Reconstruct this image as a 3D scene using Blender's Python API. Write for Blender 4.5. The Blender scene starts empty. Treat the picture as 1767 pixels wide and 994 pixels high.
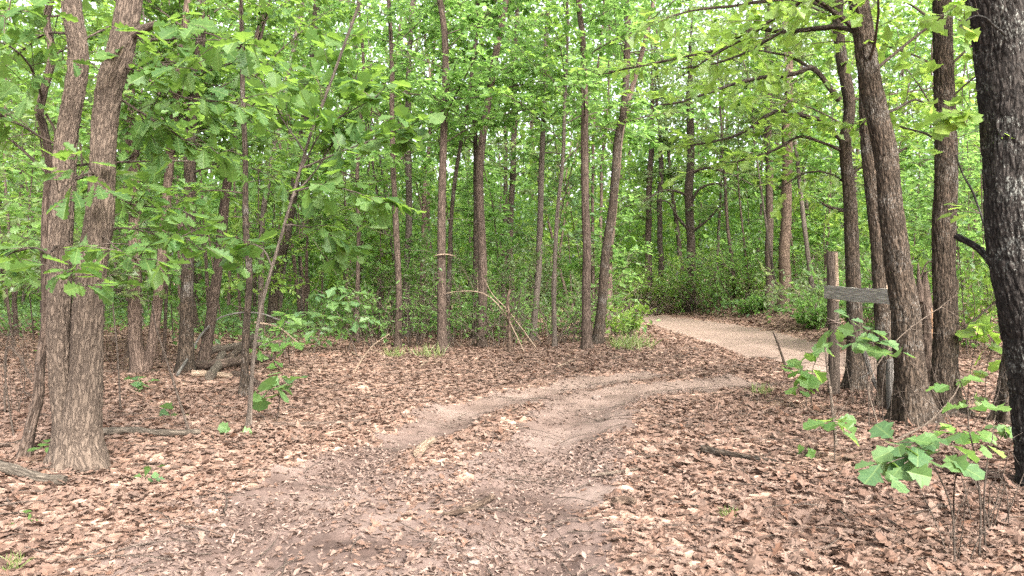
import bpy, math
import numpy as np
from mathutils import Matrix, Vector

C = bpy.context.scene
COL = C.collection
rng = np.random.default_rng(11)
PI = math.pi

# ------------------------------------------------------------------ camera, sky, sun, exposure
CAM_H = 1.40
FPX, CX, CY, HORIZON = 1387.0, 883.5, 497.0, 480.0     # photograph pixels (1767 x 994)
cam_d = bpy.data.cameras.new('camera')
cam_d.sensor_width = 36.0
cam_d.lens = 36.0 * FPX / 1767.0
cam_d.clip_start, cam_d.clip_end = 0.05, 2000.0
cam = bpy.data.objects.new('camera', cam_d)
COL.objects.link(cam)
PITCH = -math.atan((CY - HORIZON) / FPX)
cam.location = (0, 0, CAM_H)
cam.rotation_euler = (PI / 2 + PITCH, 0, 0)
C.camera = cam

SUN_EL, SUN_AZ = math.radians(38), math.radians(152)   # azimuth clockwise from +Y: behind and right of the camera
world = bpy.data.worlds.new('World')
C.world = world
world.use_nodes = True
wn, wl = world.node_tree.nodes, world.node_tree.links
sky = wn.new('ShaderNodeTexSky')
sky.sky_type = 'NISHITA'
sky.sun_disc = False
sky.sun_elevation = SUN_EL
sky.sun_rotation = SUN_AZ
sky.air_density, sky.dust_density, sky.ozone_density = 1.0, 6.0, 1.0
hs = wn.new('ShaderNodeHueSaturation')
hs.inputs['Saturation'].default_value = 0.30
wl.new(sky.outputs[0], hs.inputs['Color'])
wl.new(hs.outputs[0], wn['Background'].inputs['Color'])
wn['Background'].inputs['Strength'].default_value = 0.15
sun_d = bpy.data.lights.new('sun', 'SUN')
sun_d.energy = 1.5
sun_d.angle = math.radians(22)
sun_d.color = (1.0, 0.93, 0.84)
sun = bpy.data.objects.new('sun', sun_d)
COL.objects.link(sun)
sd = Vector((math.sin(SUN_AZ) * math.cos(SUN_EL), math.cos(SUN_AZ) * math.cos(SUN_EL), math.sin(SUN_EL)))
sun.rotation_euler = sd.to_track_quat('Z', 'Y').to_euler()
sun.location = (0, 0, 40)
vs = C.view_settings
vs.view_transform, vs.look, vs.gamma, vs.use_curve_mapping = 'Standard', 'None', 1.0, False
vs.exposure = 2.62
cy = C.cycles
cy.max_bounces, cy.diffuse_bounces, cy.glossy_bounces, cy.transmission_bounces, cy.transparent_max_bounces = 7, 5, 2, 5, 4
cy.caustics_reflective = cy.caustics_refractive = False
cy.use_adaptive_sampling = True
cy.adaptive_threshold = 0.005
cy.use_denoising = False
cy.sample_clamp_indirect = 6.0

# ------------------------------------------------------------------ numpy helpers
def nrm(v):
    return v / np.maximum(np.linalg.norm(v, axis=-1, keepdims=True), 1e-9)

def _hash(ix, iy, iz):
    h = (ix.astype(np.int64) * 374761393 + iy.astype(np.int64) * 668265263 + iz.astype(np.int64) * 2147483647) & 0xffffffff
    h = ((h ^ (h >> 13)) * 1274126177) & 0xffffffff
    h = ((h ^ (h >> 15)) * 2246822519) & 0xffffffff
    return ((h ^ (h >> 16)) & 0xffffff) / float(0xffffff)

def noise3(p):
    i = np.floor(p).astype(np.int64)
    f = p - i
    f = f * f * f * (f * (f * 6 - 15) + 10)
    r = 0
    for a in (0, 1):
        for b in (0, 1):
            for c in (0, 1):
                w = (f[..., 0] if a else 1 - f[..., 0]) * (f[..., 1] if b else 1 - f[..., 1]) * (f[..., 2] if c else 1 - f[..., 2])
                r = r + w * _hash(i[..., 0] + a, i[..., 1] + b, i[..., 2] + c)
    return r * 2 - 1

def fbm(p, oct=4, gain=0.5):
    s, a, q = 0, 1.0, np.array(p, float)
    for k in range(oct):
        s = s + a * noise3(q + 17.3 * k)
        q = q * 2.03
        a *= gain
    return s

def n2(x, y, f, seed=0.0, oct=3):
    return fbm(np.stack([x * f + seed, y * f - seed, np.full_like(x, seed * 1.7)], -1), oct)

def sstep(a, b, x):
    t = np.clip((x - a) / (b - a), 0, 1)
    return t * t * (3 - 2 * t)

def catmull(pts, step):
    P = np.array(pts, float)
    if len(P) == 2:
        n = max(2, int(np.linalg.norm(P[1] - P[0]) / step) + 1)
        return P[0] + (P[1] - P[0]) * np.linspace(0, 1, n)[:, None]
    Q = np.vstack([2 * P[0] - P[1], P, 2 * P[-1] - P[-2]])
    out = []
    for i in range(1, len(Q) - 2):
        n = max(2, int(np.linalg.norm(Q[i + 1][:3] - Q[i][:3]) / step))
        t = np.linspace(0, 1, n, endpoint=False)[:, None]
        p0, p1, p2, p3 = Q[i - 1], Q[i], Q[i + 1], Q[i + 2]
        out.append(0.5 * (2 * p1 + (p2 - p0) * t + (2 * p0 - 5 * p1 + 4 * p2 - p3) * t ** 2 + (3 * p1 - p0 - 3 * p2 + p3) * t ** 3))
    out.append(P[-1:])
    return np.vstack(out)

def polyline_dist(x, y, line, w=None):
    """distance to a polyline, minus an interpolated half width when w is given"""
    best = np.full(x.shape, 1e9)
    for i in range(len(line) - 1):
        ax, ay = line[i]; bx, by = line[i + 1]
        dx, dy = bx - ax, by - ay
        t = np.clip(((x - ax) * dx + (y - ay) * dy) / (dx * dx + dy * dy), 0, 1)
        d = np.hypot(x - ax - t * dx, y - ay - t * dy)
        if w is not None:
            d = d - (w[i] + (w[i + 1] - w[i]) * t)
        best = np.minimum(best, d)
    return best

# ------------------------------------------------------------------ the lie of the land
LEFT_RUT = [(-1.15, 0.5), (-1.25, 3.0), (-1.42, 4.3), (-1.42, 5.1), (-1.2, 6.07), (-0.85, 7.2), (-0.4, 8.6), (0.15, 9.7), (0.95, 10.7), (1.9, 11.6), (3.2, 12.8), (4.3, 14.5), (4.6, 18.0)]
RIGHT_RUT = [(0.25, 0.5), (0.15, 3.0), (0.12, 4.3), (0.13, 5.1), (0.28, 6.3), (0.62, 8.0), (1.0, 9.2), (1.6, 10.0), (3.0, 10.7), (4.4, 11.6), (5.6, 13.4), (6.0, 16.0), (6.0, 18.0)]
LANE = [(5.3, 11.9), (5.25, 13.2), (5.3, 15.0), (5.35, 18.0), (5.5, 22.0), (5.4, 26.0), (4.9, 29.0), (3.4, 32.5), (0.4, 35.5), (-6, 38.0)]
LANE_W = [0.55, 0.9, 1.15, 1.3, 1.35, 1.2, 1.15, 1.2, 1.2, 1.2]
PAD = [(-0.6, 0.5), (-0.62, 4.2), (-0.62, 6.0), (-0.15, 8.0), (0.75, 9.6), (1.9, 10.8)]
PAD_W = [1.7, 1.45, 1.0, 0.75, 0.5, 0.3]

LEFT_BARE = LEFT_RUT[:10]
RIGHT_BARE = RIGHT_RUT[:9]

def track_mask(x, y):
    """1 on bare dirt, 0 deep in the leaf litter"""
    wob = 0.16 * n2(x, y, 1.3, 3.1) + 0.10 * n2(x, y, 4.5, 8.2)
    lr = 1 - sstep(0.16, 0.60, polyline_dist(x, y, LEFT_BARE) + wob)
    rr = 1 - sstep(0.24, 0.88, polyline_dist(x, y, RIGHT_BARE) + wob)
    ln = 1 - sstep(-0.35, 0.35, polyline_dist(x, y, LANE, LANE_W) + wob)
    pd = (0.56 + 0.16 * n2(x, y, 1.9, 14.0)) * (1 - sstep(-0.3, 0.35, polyline_dist(x, y, PAD, PAD_W) + wob * 1.6)) * (1 - 0.8 * sstep(5.2, 6.9, y))
    m = np.maximum(np.maximum(lr * (0.95 - 0.2 * sstep(9, 5, y)), rr * (0.95 - 0.2 * sstep(9, 5, y))), np.maximum(ln, pd))
    return m

def height(x, y):
    x = np.asarray(x, float); y = np.asarray(y, float)
    dl = polyline_dist(x, y, LANE, LANE_W)
    dr = np.minimum(polyline_dist(x, y, LEFT_RUT), polyline_dist(x, y, RIGHT_RUT))
    z = 0.05 * n2(x, y, 0.35, 1.0) * sstep(0.0, 1.2, np.minimum(dl, dr))
    z = z + 0.016 * n2(x, y, 2.6, 4.0) + 0.010 * n2(x, y, 11.0, 7.0) * (1 - 0.7 * sstep(0.3, -0.2, dl))
    z = z - 0.058 * np.exp(-(dr / 0.30) ** 2) + 0.020 * np.exp(-((dr - 0.55) / 0.25) ** 2)
    z = z - 0.05 * (1 - sstep(-0.6, 0.2, dl))
    z = z + 0.16 * np.exp(-(((x - 2.4) / 1.5) ** 2 + ((y - 16.0) / 3.0) ** 2))
    bank = sstep(0.1, 2.2, dl) * np.maximum(sstep(6.6, 7.8, x) * sstep(14, 19, y), sstep(27, 34, y) * sstep(2, 6, x))
    z = z + bank * (0.42 + 0.15 * n2(x, y, 0.5, 6.0))
    z = z + 0.5 * sstep(34, 60, y)
    z = z + 0.10 * sstep(0.6, 2.0, dr) * sstep(9, 5, y) * sstep(-1.2, -3, x)
    return z

_sp, _cp = math.sin(PITCH), math.cos(PITCH)
def ray(px, py):
    a, b = (px - CX) / FPX, (CY - py) / FPX
    return np.array([a, _cp - b * _sp, b * _cp + _sp])      # forward is +Y

def on_plane(px, py, Y):
    d = ray(px, py)
    t = Y / d[1]
    return np.array([d[0] * t, Y, CAM_H + d[2] * t])

def at(px, py):
    """the point of ground seen at a photograph pixel"""
    d = ray(px, py)
    t = 1.0
    while t < 80:
        p = d * t
        if CAM_H + p[2] < float(height(p[0], p[1])):
            break
        t += 0.25
    lo, hi = t - 0.25, t
    for _ in range(18):
        m = (lo + hi) / 2
        p = d * m
        if CAM_H + p[2] < float(height(p[0], p[1])):
            hi = m
        else:
            lo = m
    p = d * hi
    return np.array([p[0], p[1], float(height(p[0], p[1]))])

# ------------------------------------------------------------------ mesh accumulator
class MB:
    def __init__(self):
        self.v, self.idx, self.cnt, self.mat, self.sm, self.rnd, self.co, self.n = [], [], [], [], [], [], [], 0

    def add(self, V, F, mat=0, rnd=None, co=None, smooth=False):
        V = np.asarray(V, float).reshape(-1, 3)
        F = np.asarray(F, np.int64)
        self.v.append(V)
        self.idx.append((F + self.n).ravel())
        self.cnt.append(np.full(len(F), F.shape[1], np.int32))
        self.mat.append(np.full(len(F), mat, np.int32))
        self.sm.append(np.full(len(F), smooth, bool))
        self.rnd.append(np.full(len(V), 0.5) if rnd is None else np.broadcast_to(rnd, (len(V),)))
        self.co.append(V if co is None else co)
        self.n += len(V)

    def build(self, name, mats, parent=None, origin=(0, 0, 0)):
        o_ = np.array(origin, float)
        V = np.concatenate(self.v) - o_
        idx = np.concatenate(self.idx).astype(np.int32)
        cnt = np.concatenate(self.cnt)
        me = bpy.data.meshes.new(name)
        me.vertices.add(len(V))
        me.vertices.foreach_set('co', V.astype(np.float32).ravel())
        me.loops.add(len(idx))
        me.loops.foreach_set('vertex_index', idx)
        me.polygons.add(len(cnt))
        st = np.zeros(len(cnt), np.int32)
        st[1:] = np.cumsum(cnt)[:-1]
        me.polygons.foreach_set('loop_start', st)
        me.polygons.foreach_set('material_index', np.concatenate(self.mat))
        me.polygons.foreach_set('use_smooth', np.concatenate(self.sm))
        me.update(calc_edges=True)
        a = me.attributes.new('rnd', 'FLOAT', 'POINT')
        a.data.foreach_set('value', np.concatenate(self.rnd).astype(np.float32))
        a = me.attributes.new('bark_co', 'FLOAT_VECTOR', 'POINT')
        a.data.foreach_set('vector', np.concatenate(self.co).astype(np.float32).ravel())
        for m in (mats if isinstance(mats, (list, tuple)) else [mats]):
            me.materials.append(m)
        o = bpy.data.objects.new(name, me)
        COL.objects.link(o)
        if parent is None:
            o.location = o_
        else:
            o.parent = parent
        return o

def tag(o, label=None, cat=None, group=None, kind=None):
    if label: o['label'] = label
    if cat: o['category'] = cat
    if group: o['group'] = group
    if kind: o['kind'] = kind
    return o

def empty(name, loc, label, cat, group=None):
    o = bpy.data.objects.new(name, None)
    o.empty_display_size = 0.1
    o.location = loc
    COL.objects.link(o)
    return tag(o, label, cat, group)

def tube(mb, path, rad, k=8, mat=0, bark=0.0, bfreq=(34.0, 7.0), seed=0.0, lobes=0.0, caps=True, flatcap=False, roots=0.0):
    """one tube along a path; bark > 0 raises ridged bark on it"""
    P = np.asarray(path, float)
    R = np.asarray(rad, float)
    T = nrm(np.gradient(P, axis=0))
    ref = np.tile([0.0, -1.0, 0.0], (len(P), 1))
    mean_t = nrm(P[-1] - P[0])
    if abs(mean_t[1]) > 0.8:
        ref[:] = [0, 0, 1.0]
    U = nrm(ref - (ref * T).sum(1, keepdims=True) * T)
    W = np.cross(T, U)
    s = np.concatenate([[0], np.cumsum(np.linalg.norm(np.diff(P, axis=0), axis=1))])
    th = np.linspace(0, 2 * PI, k, endpoint=False) + 0.5 * 0
    cs, sn = np.cos(th), np.sin(th)
    dirs = U[:, None, :] * cs[None, :, None] + W[:, None, :] * sn[None, :, None]
    rr = np.tile(R[:, None], (1, k))
    r0 = max(0.03, float(np.median(R)))
    co = np.stack([np.tile(cs * r0, (len(P), 1)), np.tile(sn * r0, (len(P), 1)), np.tile(s[:, None], (1, k))], -1) + seed
    if lobes:
        rr = rr * (1 + lobes * fbm(np.stack([co[..., 0] * 9, co[..., 1] * 9, co[..., 2] * 1.6], -1), 2))
    if roots:
        rr = rr * (1 + roots * np.exp(-np.maximum(s - 0.15, 0) / 0.20)[:, None] * (0.35 + 0.65 * np.sin(th * 4 + seed * 3 + 0.8 * np.sin(th + seed)))[None, :])
    if bark > 0:
        q = np.stack([co[..., 0] * bfreq[0], co[..., 1] * bfreq[0], co[..., 2] * bfreq[1]], -1)
        q = q + 0.5 * np.stack([noise3(q * 0.6 + 5), noise3(q * 0.6 + 9), noise3(q * 0.6 + 13)], -1)
        a = 1 - np.clip(np.abs(noise3(q)) * 3.6, 0, 1)
        b = 1 - np.clip(np.abs(noise3(q * 1.9 + 31)) * 3.0, 0, 1)
        rr = rr + bark * (0.5 - 1.0 * a ** 1.5 - 0.45 * b) + bark * 0.5 * noise3(q * 2.7)
    V = P[:, None, :] + dirs * rr[:, :, None]
    n = len(P)
    i = np.arange(n - 1)[:, None] * k
    j = np.arange(k)[None, :]
    j2 = (j + 1) % k
    F = np.stack([i + j, i + j2, i + k + j2, i + k + j], -1).reshape(-1, 4)
    base = V.reshape(-1, 3)
    mb.add(base, F, mat, co=co.reshape(-1, 3), smooth=True)
    if caps:
        for e, rv in ((0, True), (n - 1, False)):
            ring = V[e]
            c = ring.mean(0) if flatcap else ring.mean(0) + T[e] * R[e] * (0.35 if e else -0.35)
            VV = np.vstack([ring, c])
            a = np.arange(k)
            b = (a + 1) % k
            FF = np.stack([b, a, np.full(k, k)] if rv else [a, b, np.full(k, k)], -1)
            mb.add(VV, FF, mat, co=np.vstack([co[e], co[e].mean(0)]), smooth=False)

def tubes(mb, P0, P1, P2, r0, r1, m=4, k=4, mat=0):
    """many quadratic tubes at once"""
    N = len(P0)
    if N == 0:
        return
    t = np.linspace(0, 1, m)[None, :, None]
    P = (1 - t) ** 2 * P0[:, None] + 2 * t * (1 - t) * P1[:, None] + t ** 2 * P2[:, None]
    T = nrm(2 * (1 - t) * (P1 - P0)[:, None] + 2 * t * (P2 - P1)[:, None] + 1e-6)
    ref = np.where(np.abs(T[..., 2:3]) > 0.9, np.array([1.0, 0, 0]), np.array([0, 0, 1.0]))
    U = nrm(np.cross(T, ref))
    W = np.cross(T, U)
    th = np.linspace(0, 2 * PI, k, endpoint=False)
    R = (np.asarray(r0)[:, None] + (np.asarray(r1) - np.asarray(r0))[:, None] * t[0, :, 0][None, :])
    V = P[:, :, None, :] + R[:, :, None, None] * (U[:, :, None] * np.cos(th)[None, None, :, None] + W[:, :, None] * np.sin(th)[None, None, :, None])
    i = np.arange(m - 1)[:, None] * k
    j = np.arange(k)[None, :]
    j2 = (j + 1) % k
    F1 = np.stack([i + j, i + j2, i + k + j2, i + k + j], -1).reshape(-1, 4)
    F = (F1[None] + (np.arange(N) * m * k)[:, None, None]).reshape(-1, 4)
    co = V.reshape(-1, 3)
    mb.add(co, F, mat, rnd=np.repeat(rng.random(N), m * k), co=co, smooth=True)

# ------------------------------------------------------------------ leaves
def leaf_template(side, fold=0.10, mid_z=-0.02):
    """half outline (t along the midrib, half width) -> verts (t, w, z) and triangles"""
    n = len(side)
    mid = [(t, 0.0, mid_z * math.sin(PI * t)) for t, w in side]
    V = list(mid)
    F = []
    for sgn in (1, -1):
        off = len(V)
        for t, w in side[1:-1]:
            V.append((t, sgn * w, fold * w))
        def sidx(i): return off + i - 1
        for i in range(n - 1):
            a, b = i, i + 1
            if i == 0:
                tri = [(a, b, sidx(1))]
            elif i == n - 2:
                tri = [(a, b, sidx(i))]
            else:
                tri = [(a, b, sidx(i + 1)), (a, sidx(i + 1), sidx(i))]
            F += [q if sgn < 0 else q[::-1] for q in tri]
    return np.array(V, float), np.array(F, np.int64)

OAK = leaf_template([(0, 0), (0.10, 0.03), (0.22, 0.15), (0.31, 0.09), (0.45, 0.27), (0.52, 0.15), (0.66, 0.35), (0.75, 0.19), (0.88, 0.24), (1.0, 0)], 0.22)
OAK_MID = leaf_template([(0, 0), (0.28, 0.19), (0.38, 0.12), (0.66, 0.35), (0.78, 0.19), (1.0, 0)], 0.22)
OAK_BROAD = leaf_template([(0, 0), (0.12, 0.04), (0.30, 0.24), (0.38, 0.18), (0.62, 0.44), (0.72, 0.30), (0.90, 0.30), (1.0, 0)], 0.16)
OVAL = leaf_template([(0, 0), (0.30, 0.22), (0.66, 0.24), (1.0, 0)], 0.25)
KITE = leaf_template([(0, 0), (0.52, 0.30), (1.0, 0)], 0.30)

def leaves(mb, pos, axis, normal, size, tmpl, mat=0, curl=0.18, rnd=None, crinkle=0.0, wr=(0.8, 1.15)):
    N = len(pos)
    if N == 0:
        return
    TV, TF = tmpl
    a = nrm(axis)
    n = nrm(normal - (normal * a).sum(1, keepdims=True) * a)
    r = np.cross(n, a)
    c1 = rng.normal(0.5, 0.8, N)[:, None] * curl
    c2 = rng.normal(0.2, 1.0, N)[:, None] * curl
    t, w, z = TV[None, :, 0], TV[None, :, 1], TV[None, :, 2]
    zz = z - c1 * t ** 2 + c2 * w ** 2 * 2.5
    if crinkle:
        zz = zz + rng.normal(0, crinkle, (N, len(TV)))
    wsc = rng.uniform(wr[0], wr[1], N)[:, None]
    s = size[:, None, None]
    V = pos[:, None] + s * (t[..., None] * a[:, None] + (w * wsc)[..., None] * r[:, None] + zz[..., None] * n[:, None])
    F = (TF[None] + (np.arange(N) * len(TV))[:, None, None]).reshape(-1, 3)
    rv = rng.random(N) if rnd is None else rnd
    mb.add(V.reshape(-1, 3), F, mat, rnd=np.repeat(rv, len(TV)), co=np.tile(np.stack([TV[:, 0], np.abs(TV[:, 1]), TV[:, 1]], -1), (N, 1)))

def leaf_dirs(out, n, droop=0.3, spread=0.9, tilt=0.5):
    a = nrm(nrm(out) + rng.normal(0, spread, (n, 3)) * np.array([1, 1, 0.45]) - np.array([0, 0, droop]))
    u = np.array([0, 0, 1.0]) + rng.normal(0, tilt, (n, 3)) - np.array([0, 0.12, 0])
    return a, u

# ------------------------------------------------------------------ materials
def mat_new(name):
    m = bpy.data.materials.new(name)
    m.use_nodes = True
    nt = m.node_tree
    return m, nt, nt.nodes, nt.links, nt.nodes['Principled BSDF']

def ramp(N, stops):
    r = N.new('ShaderNodeValToRGB')
    el = r.color_ramp.elements
    while len(el) < len(stops):
        el.new(0.5)
    for e, (p, c) in zip(el, stops):
        e.position = p
        e.color = (*c, 1)
    return r

def attr(N, name):
    a = N.new('ShaderNodeAttribute')
    a.attribute_name = name
    return a

def noise_node(N, L, vec, scale, detail=4, rough=0.55, dist=0.0):
    n = N.new('ShaderNodeTexNoise')
    n.inputs['Scale'].default_value = scale
    n.inputs['Detail'].default_value = detail
    n.inputs['Roughness'].default_value = rough
    n.inputs['Distortion'].default_value = dist
    if vec is not None:
        L.new(vec, n.inputs['Vector'])
    return n

def mapping(N, L, vec, sc):
    m = N.new('ShaderNodeMapping')
    m.inputs['Scale'].default_value = sc
    L.new(vec, m.inputs['Vector'])
    return m.outputs[0]

def mix(N, L, fac, a, b, mode='MIX'):
    m = N.new('ShaderNodeMix')
    m.data_type = 'RGBA'
    m.blend_type = mode
    for sock, v in ((m.inputs[0], fac), (m.inputs[6], a), (m.inputs[7], b)):
        if isinstance(v, (int, float)):
            sock.default_value = v
        elif isinstance(v, tuple):
            sock.default_value = (*v, 1)
        else:
            L.new(v, sock)
    return m.outputs[2]

def bump(N, L, h, strength, dist, b):
    bp = N.new('ShaderNodeBump')
    bp.inputs['Strength'].default_value = strength
    bp.inputs['Distance'].default_value = dist
    L.new(h, bp.inputs['Height'])
    L.new(bp.outputs[0], b.inputs['Normal'])

def leaf_mat(name, cols, trans, tfac=0.5, rough=0.42, spec=0.45):
    m, nt, N, L, b = mat_new(name)
    r = ramp(N, [(i / (len(cols) - 1), c) for i, c in enumerate(cols)])
    a = attr(N, 'rnd')
    L.new(a.outputs['Fac'], r.inputs[0])
    geo = N.new('ShaderNodeNewGeometry')
    nz = noise_node(N, L, geo.outputs['Position'], 22, 3)
    c = mix(N, L, 0.35, r.outputs[0], nz.outputs['Fac'], 'OVERLAY')
    # midrib and side veins, a little paler than the blade
    sx = N.new('ShaderNodeSeparateXYZ')
    L.new(attr(N, 'bark_co').outputs['Vector'], sx.inputs[0])
    mrb = N.new('ShaderNodeMapRange')
    mrb.inputs['From Min'].default_value, mrb.inputs['From Max'].default_value = 0.012, 0.035
    mrb.inputs['To Min'].default_value, mrb.inputs['To Max'].default_value = 1.0, 0.0
    L.new(sx.outputs[1], mrb.inputs['Value'])
    ph = N.new('ShaderNodeMath'); ph.operation = 'MULTIPLY_ADD'; ph.inputs[1].default_value = -0.75
    L.new(sx.outputs[1], ph.inputs[0]); L.new(sx.outputs[0], ph.inputs[2])
    pp_ = N.new('ShaderNodeMath'); pp_.operation = 'PINGPONG'; pp_.inputs[1].default_value = 0.085
    L.new(ph.outputs[0], pp_.inputs[0])
    mrs = N.new('ShaderNodeMapRange')
    mrs.inputs['From Min'].default_value, mrs.inputs['From Max'].default_value = 0.004, 0.016
    mrs.inputs['To Min'].default_value, mrs.inputs['To Max'].default_value = 0.6, 0.0
    L.new(pp_.outputs[0], mrs.inputs['Value'])
    vx = N.new('ShaderNodeMath'); vx.operation = 'MAXIMUM'
    L.new(mrb.outputs[0], vx.inputs[0]); L.new(mrs.outputs[0], vx.inputs[1])
    vv = N.new('ShaderNodeMath'); vv.operation = 'MULTIPLY'; vv.inputs[1].default_value = 0.32
    L.new(vx.outputs[0], vv.inputs[0])
    c = mix(N, L, vv.outputs[0], c, (0.20, 0.27, 0.09))
    L.new(c, b.inputs['Base Color'])
    b.inputs['Roughness'].default_value = rough
    b.inputs['Specular IOR Level'].default_value = spec
    t = N.new('ShaderNodeBsdfTranslucent')
    tc = mix(N, L, 0.62, c, trans)
    L.new(tc, t.inputs['Color'])
    mx = N.new('ShaderNodeMixShader')
    mx.inputs[0].default_value = tfac
    L.new(b.outputs[0], mx.inputs[1])
    L.new(t.outputs[0], mx.inputs[2])
    L.new(mx.outputs[0], N['Material Output'].inputs[0])
    return m

LEAF = {
    'fresh': leaf_mat('fresh_green_leaf', [(0.0496, 0.1141, 0.0317), (0.0770, 0.1616, 0.0423), (0.1070, 0.2016, 0.0502), (0.1369, 0.2281, 0.0766)], (0.3508, 0.5799, 0.1322), 0.62),
    'oak': leaf_mat('mature_oak_leaf', [(0.0323, 0.0780, 0.0230), (0.0494, 0.1080, 0.0299), (0.0684, 0.1350, 0.0345), (0.0874, 0.1500, 0.0517)], (0.2565, 0.4200, 0.0517), 0.54, 0.5, 0.3),
    'yellow': leaf_mat('yellow_green_leaf', [(0.0813, 0.1473, 0.0291), (0.1240, 0.2091, 0.0396), (0.1626, 0.2377, 0.0476), (0.1112, 0.2044, 0.0727)], (0.3850, 0.5704, 0.0859), 0.60),
    'deep': leaf_mat('deep_green_leaf', [(0.044, 0.100, 0.030), (0.064, 0.138, 0.038), (0.084, 0.165, 0.042), (0.100, 0.185, 0.058)], (0.36, 0.56, 0.085), 0.58),
    'blue': leaf_mat('blue_green_leaf', [(0.040, 0.088, 0.037), (0.060, 0.120, 0.050), (0.078, 0.138, 0.050), (0.06, 0.118, 0.034)], (0.26, 0.42, 0.08), 0.42, 0.52, 0.3),
    'olive': leaf_mat('olive_needle_leaf', [(0.0744, 0.1176, 0.0531), (0.0977, 0.1421, 0.0661), (0.1209, 0.1548, 0.0826), (0.0837, 0.1372, 0.0649)], (0.3906, 0.5096, 0.1534), 0.58),
}

def bark_mat(name, dark, mid, light, scale=(38, 38, 8), lichen=None, lich_amt=0.60, furrow=0.85):
    m, nt, N, L, b = mat_new(name)
    a = attr(N, 'bark_co').outputs['Vector']
    v = mapping(N, L, a, scale)
    n1 = noise_node(N, L, v, 1.0, 4, 0.55, 0.5)
    n2_ = noise_node(N, L, mapping(N, L, a, (scale[0] * 3, scale[1] * 3, scale[2] * 4)), 1.0, 4, 0.65)
    n3 = noise_node(N, L, a, 3.0, 3)
    sb = N.new('ShaderNodeMath'); sb.operation = 'SUBTRACT'; sb.inputs[1].default_value = 0.5
    L.new(n1.outputs['Fac'], sb.inputs[0])
    ab = N.new('ShaderNodeMath'); ab.operation = 'ABSOLUTE'
    L.new(sb.outputs[0], ab.inputs[0])
    mr = N.new('ShaderNodeMapRange')
    mr.inputs['From Min'].default_value, mr.inputs['From Max'].default_value = 0.0, 0.085
    L.new(ab.outputs[0], mr.inputs['Value'])
    r = ramp(N, [(0.32, mid), (0.66, light)])
    L.new(n2_.outputs['Fac'], r.inputs[0])
    ridge = mr.outputs[0]
    inv = N.new('ShaderNodeMath'); inv.operation = 'MULTIPLY_ADD'
    inv.inputs[1].default_value = -furrow; inv.inputs[2].default_value = furrow
    L.new(ridge, inv.inputs[0])
    c = mix(N, L, inv.outputs[0], r.outputs[0], dark)
    c = mix(N, L, 0.25, c, n3.outputs['Fac'], 'OVERLAY')
    if lichen:
        v2 = mapping(N, L, a, (scale[0] * 2.2, scale[1] * 2.2, scale[2] * 5))
        n4 = noise_node(N, L, v2, 1.0, 4, 0.7)
        n5 = noise_node(N, L, a, 4.5, 2)
        s5 = N.new('ShaderNodeMath'); s5.operation = 'MULTIPLY_ADD'
        L.new(n5.outputs['Fac'], s5.inputs[0]); s5.inputs[1].default_value = 0.5; s5.inputs[2].default_value = -0.25
        ad = N.new('ShaderNodeMath'); ad.operation = 'ADD'
        L.new(n4.outputs['Fac'], ad.inputs[0]); L.new(s5.outputs[0], ad.inputs[1])
        lr = ramp(N, [(lich_amt, (0, 0, 0)), (lich_amt + 0.10, (1, 1, 1))])
        L.new(ad.outputs[0], lr.inputs[0])
        mu = N.new('ShaderNodeMath'); mu.operation = 'MULTIPLY'
        L.new(lr.outputs[0], mu.inputs[0]); L.new(ridge, mu.inputs[1])
        c = mix(N, L, mu.outputs[0], c, lichen)
    L.new(c, b.inputs['Base Color'])
    b.inputs['Roughness'].default_value = 0.92
    b.inputs['Specular IOR Level'].default_value = 0.15
    hh = N.new('ShaderNodeMath'); hh.operation = 'MULTIPLY_ADD'
    L.new(n2_.outputs['Fac'], hh.inputs[0]); hh.inputs[1].default_value = 0.6; L.new(ridge, hh.inputs[2])
    bump(N, L, hh.outputs[0], 0.9, 0.008, b)
    return m

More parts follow.
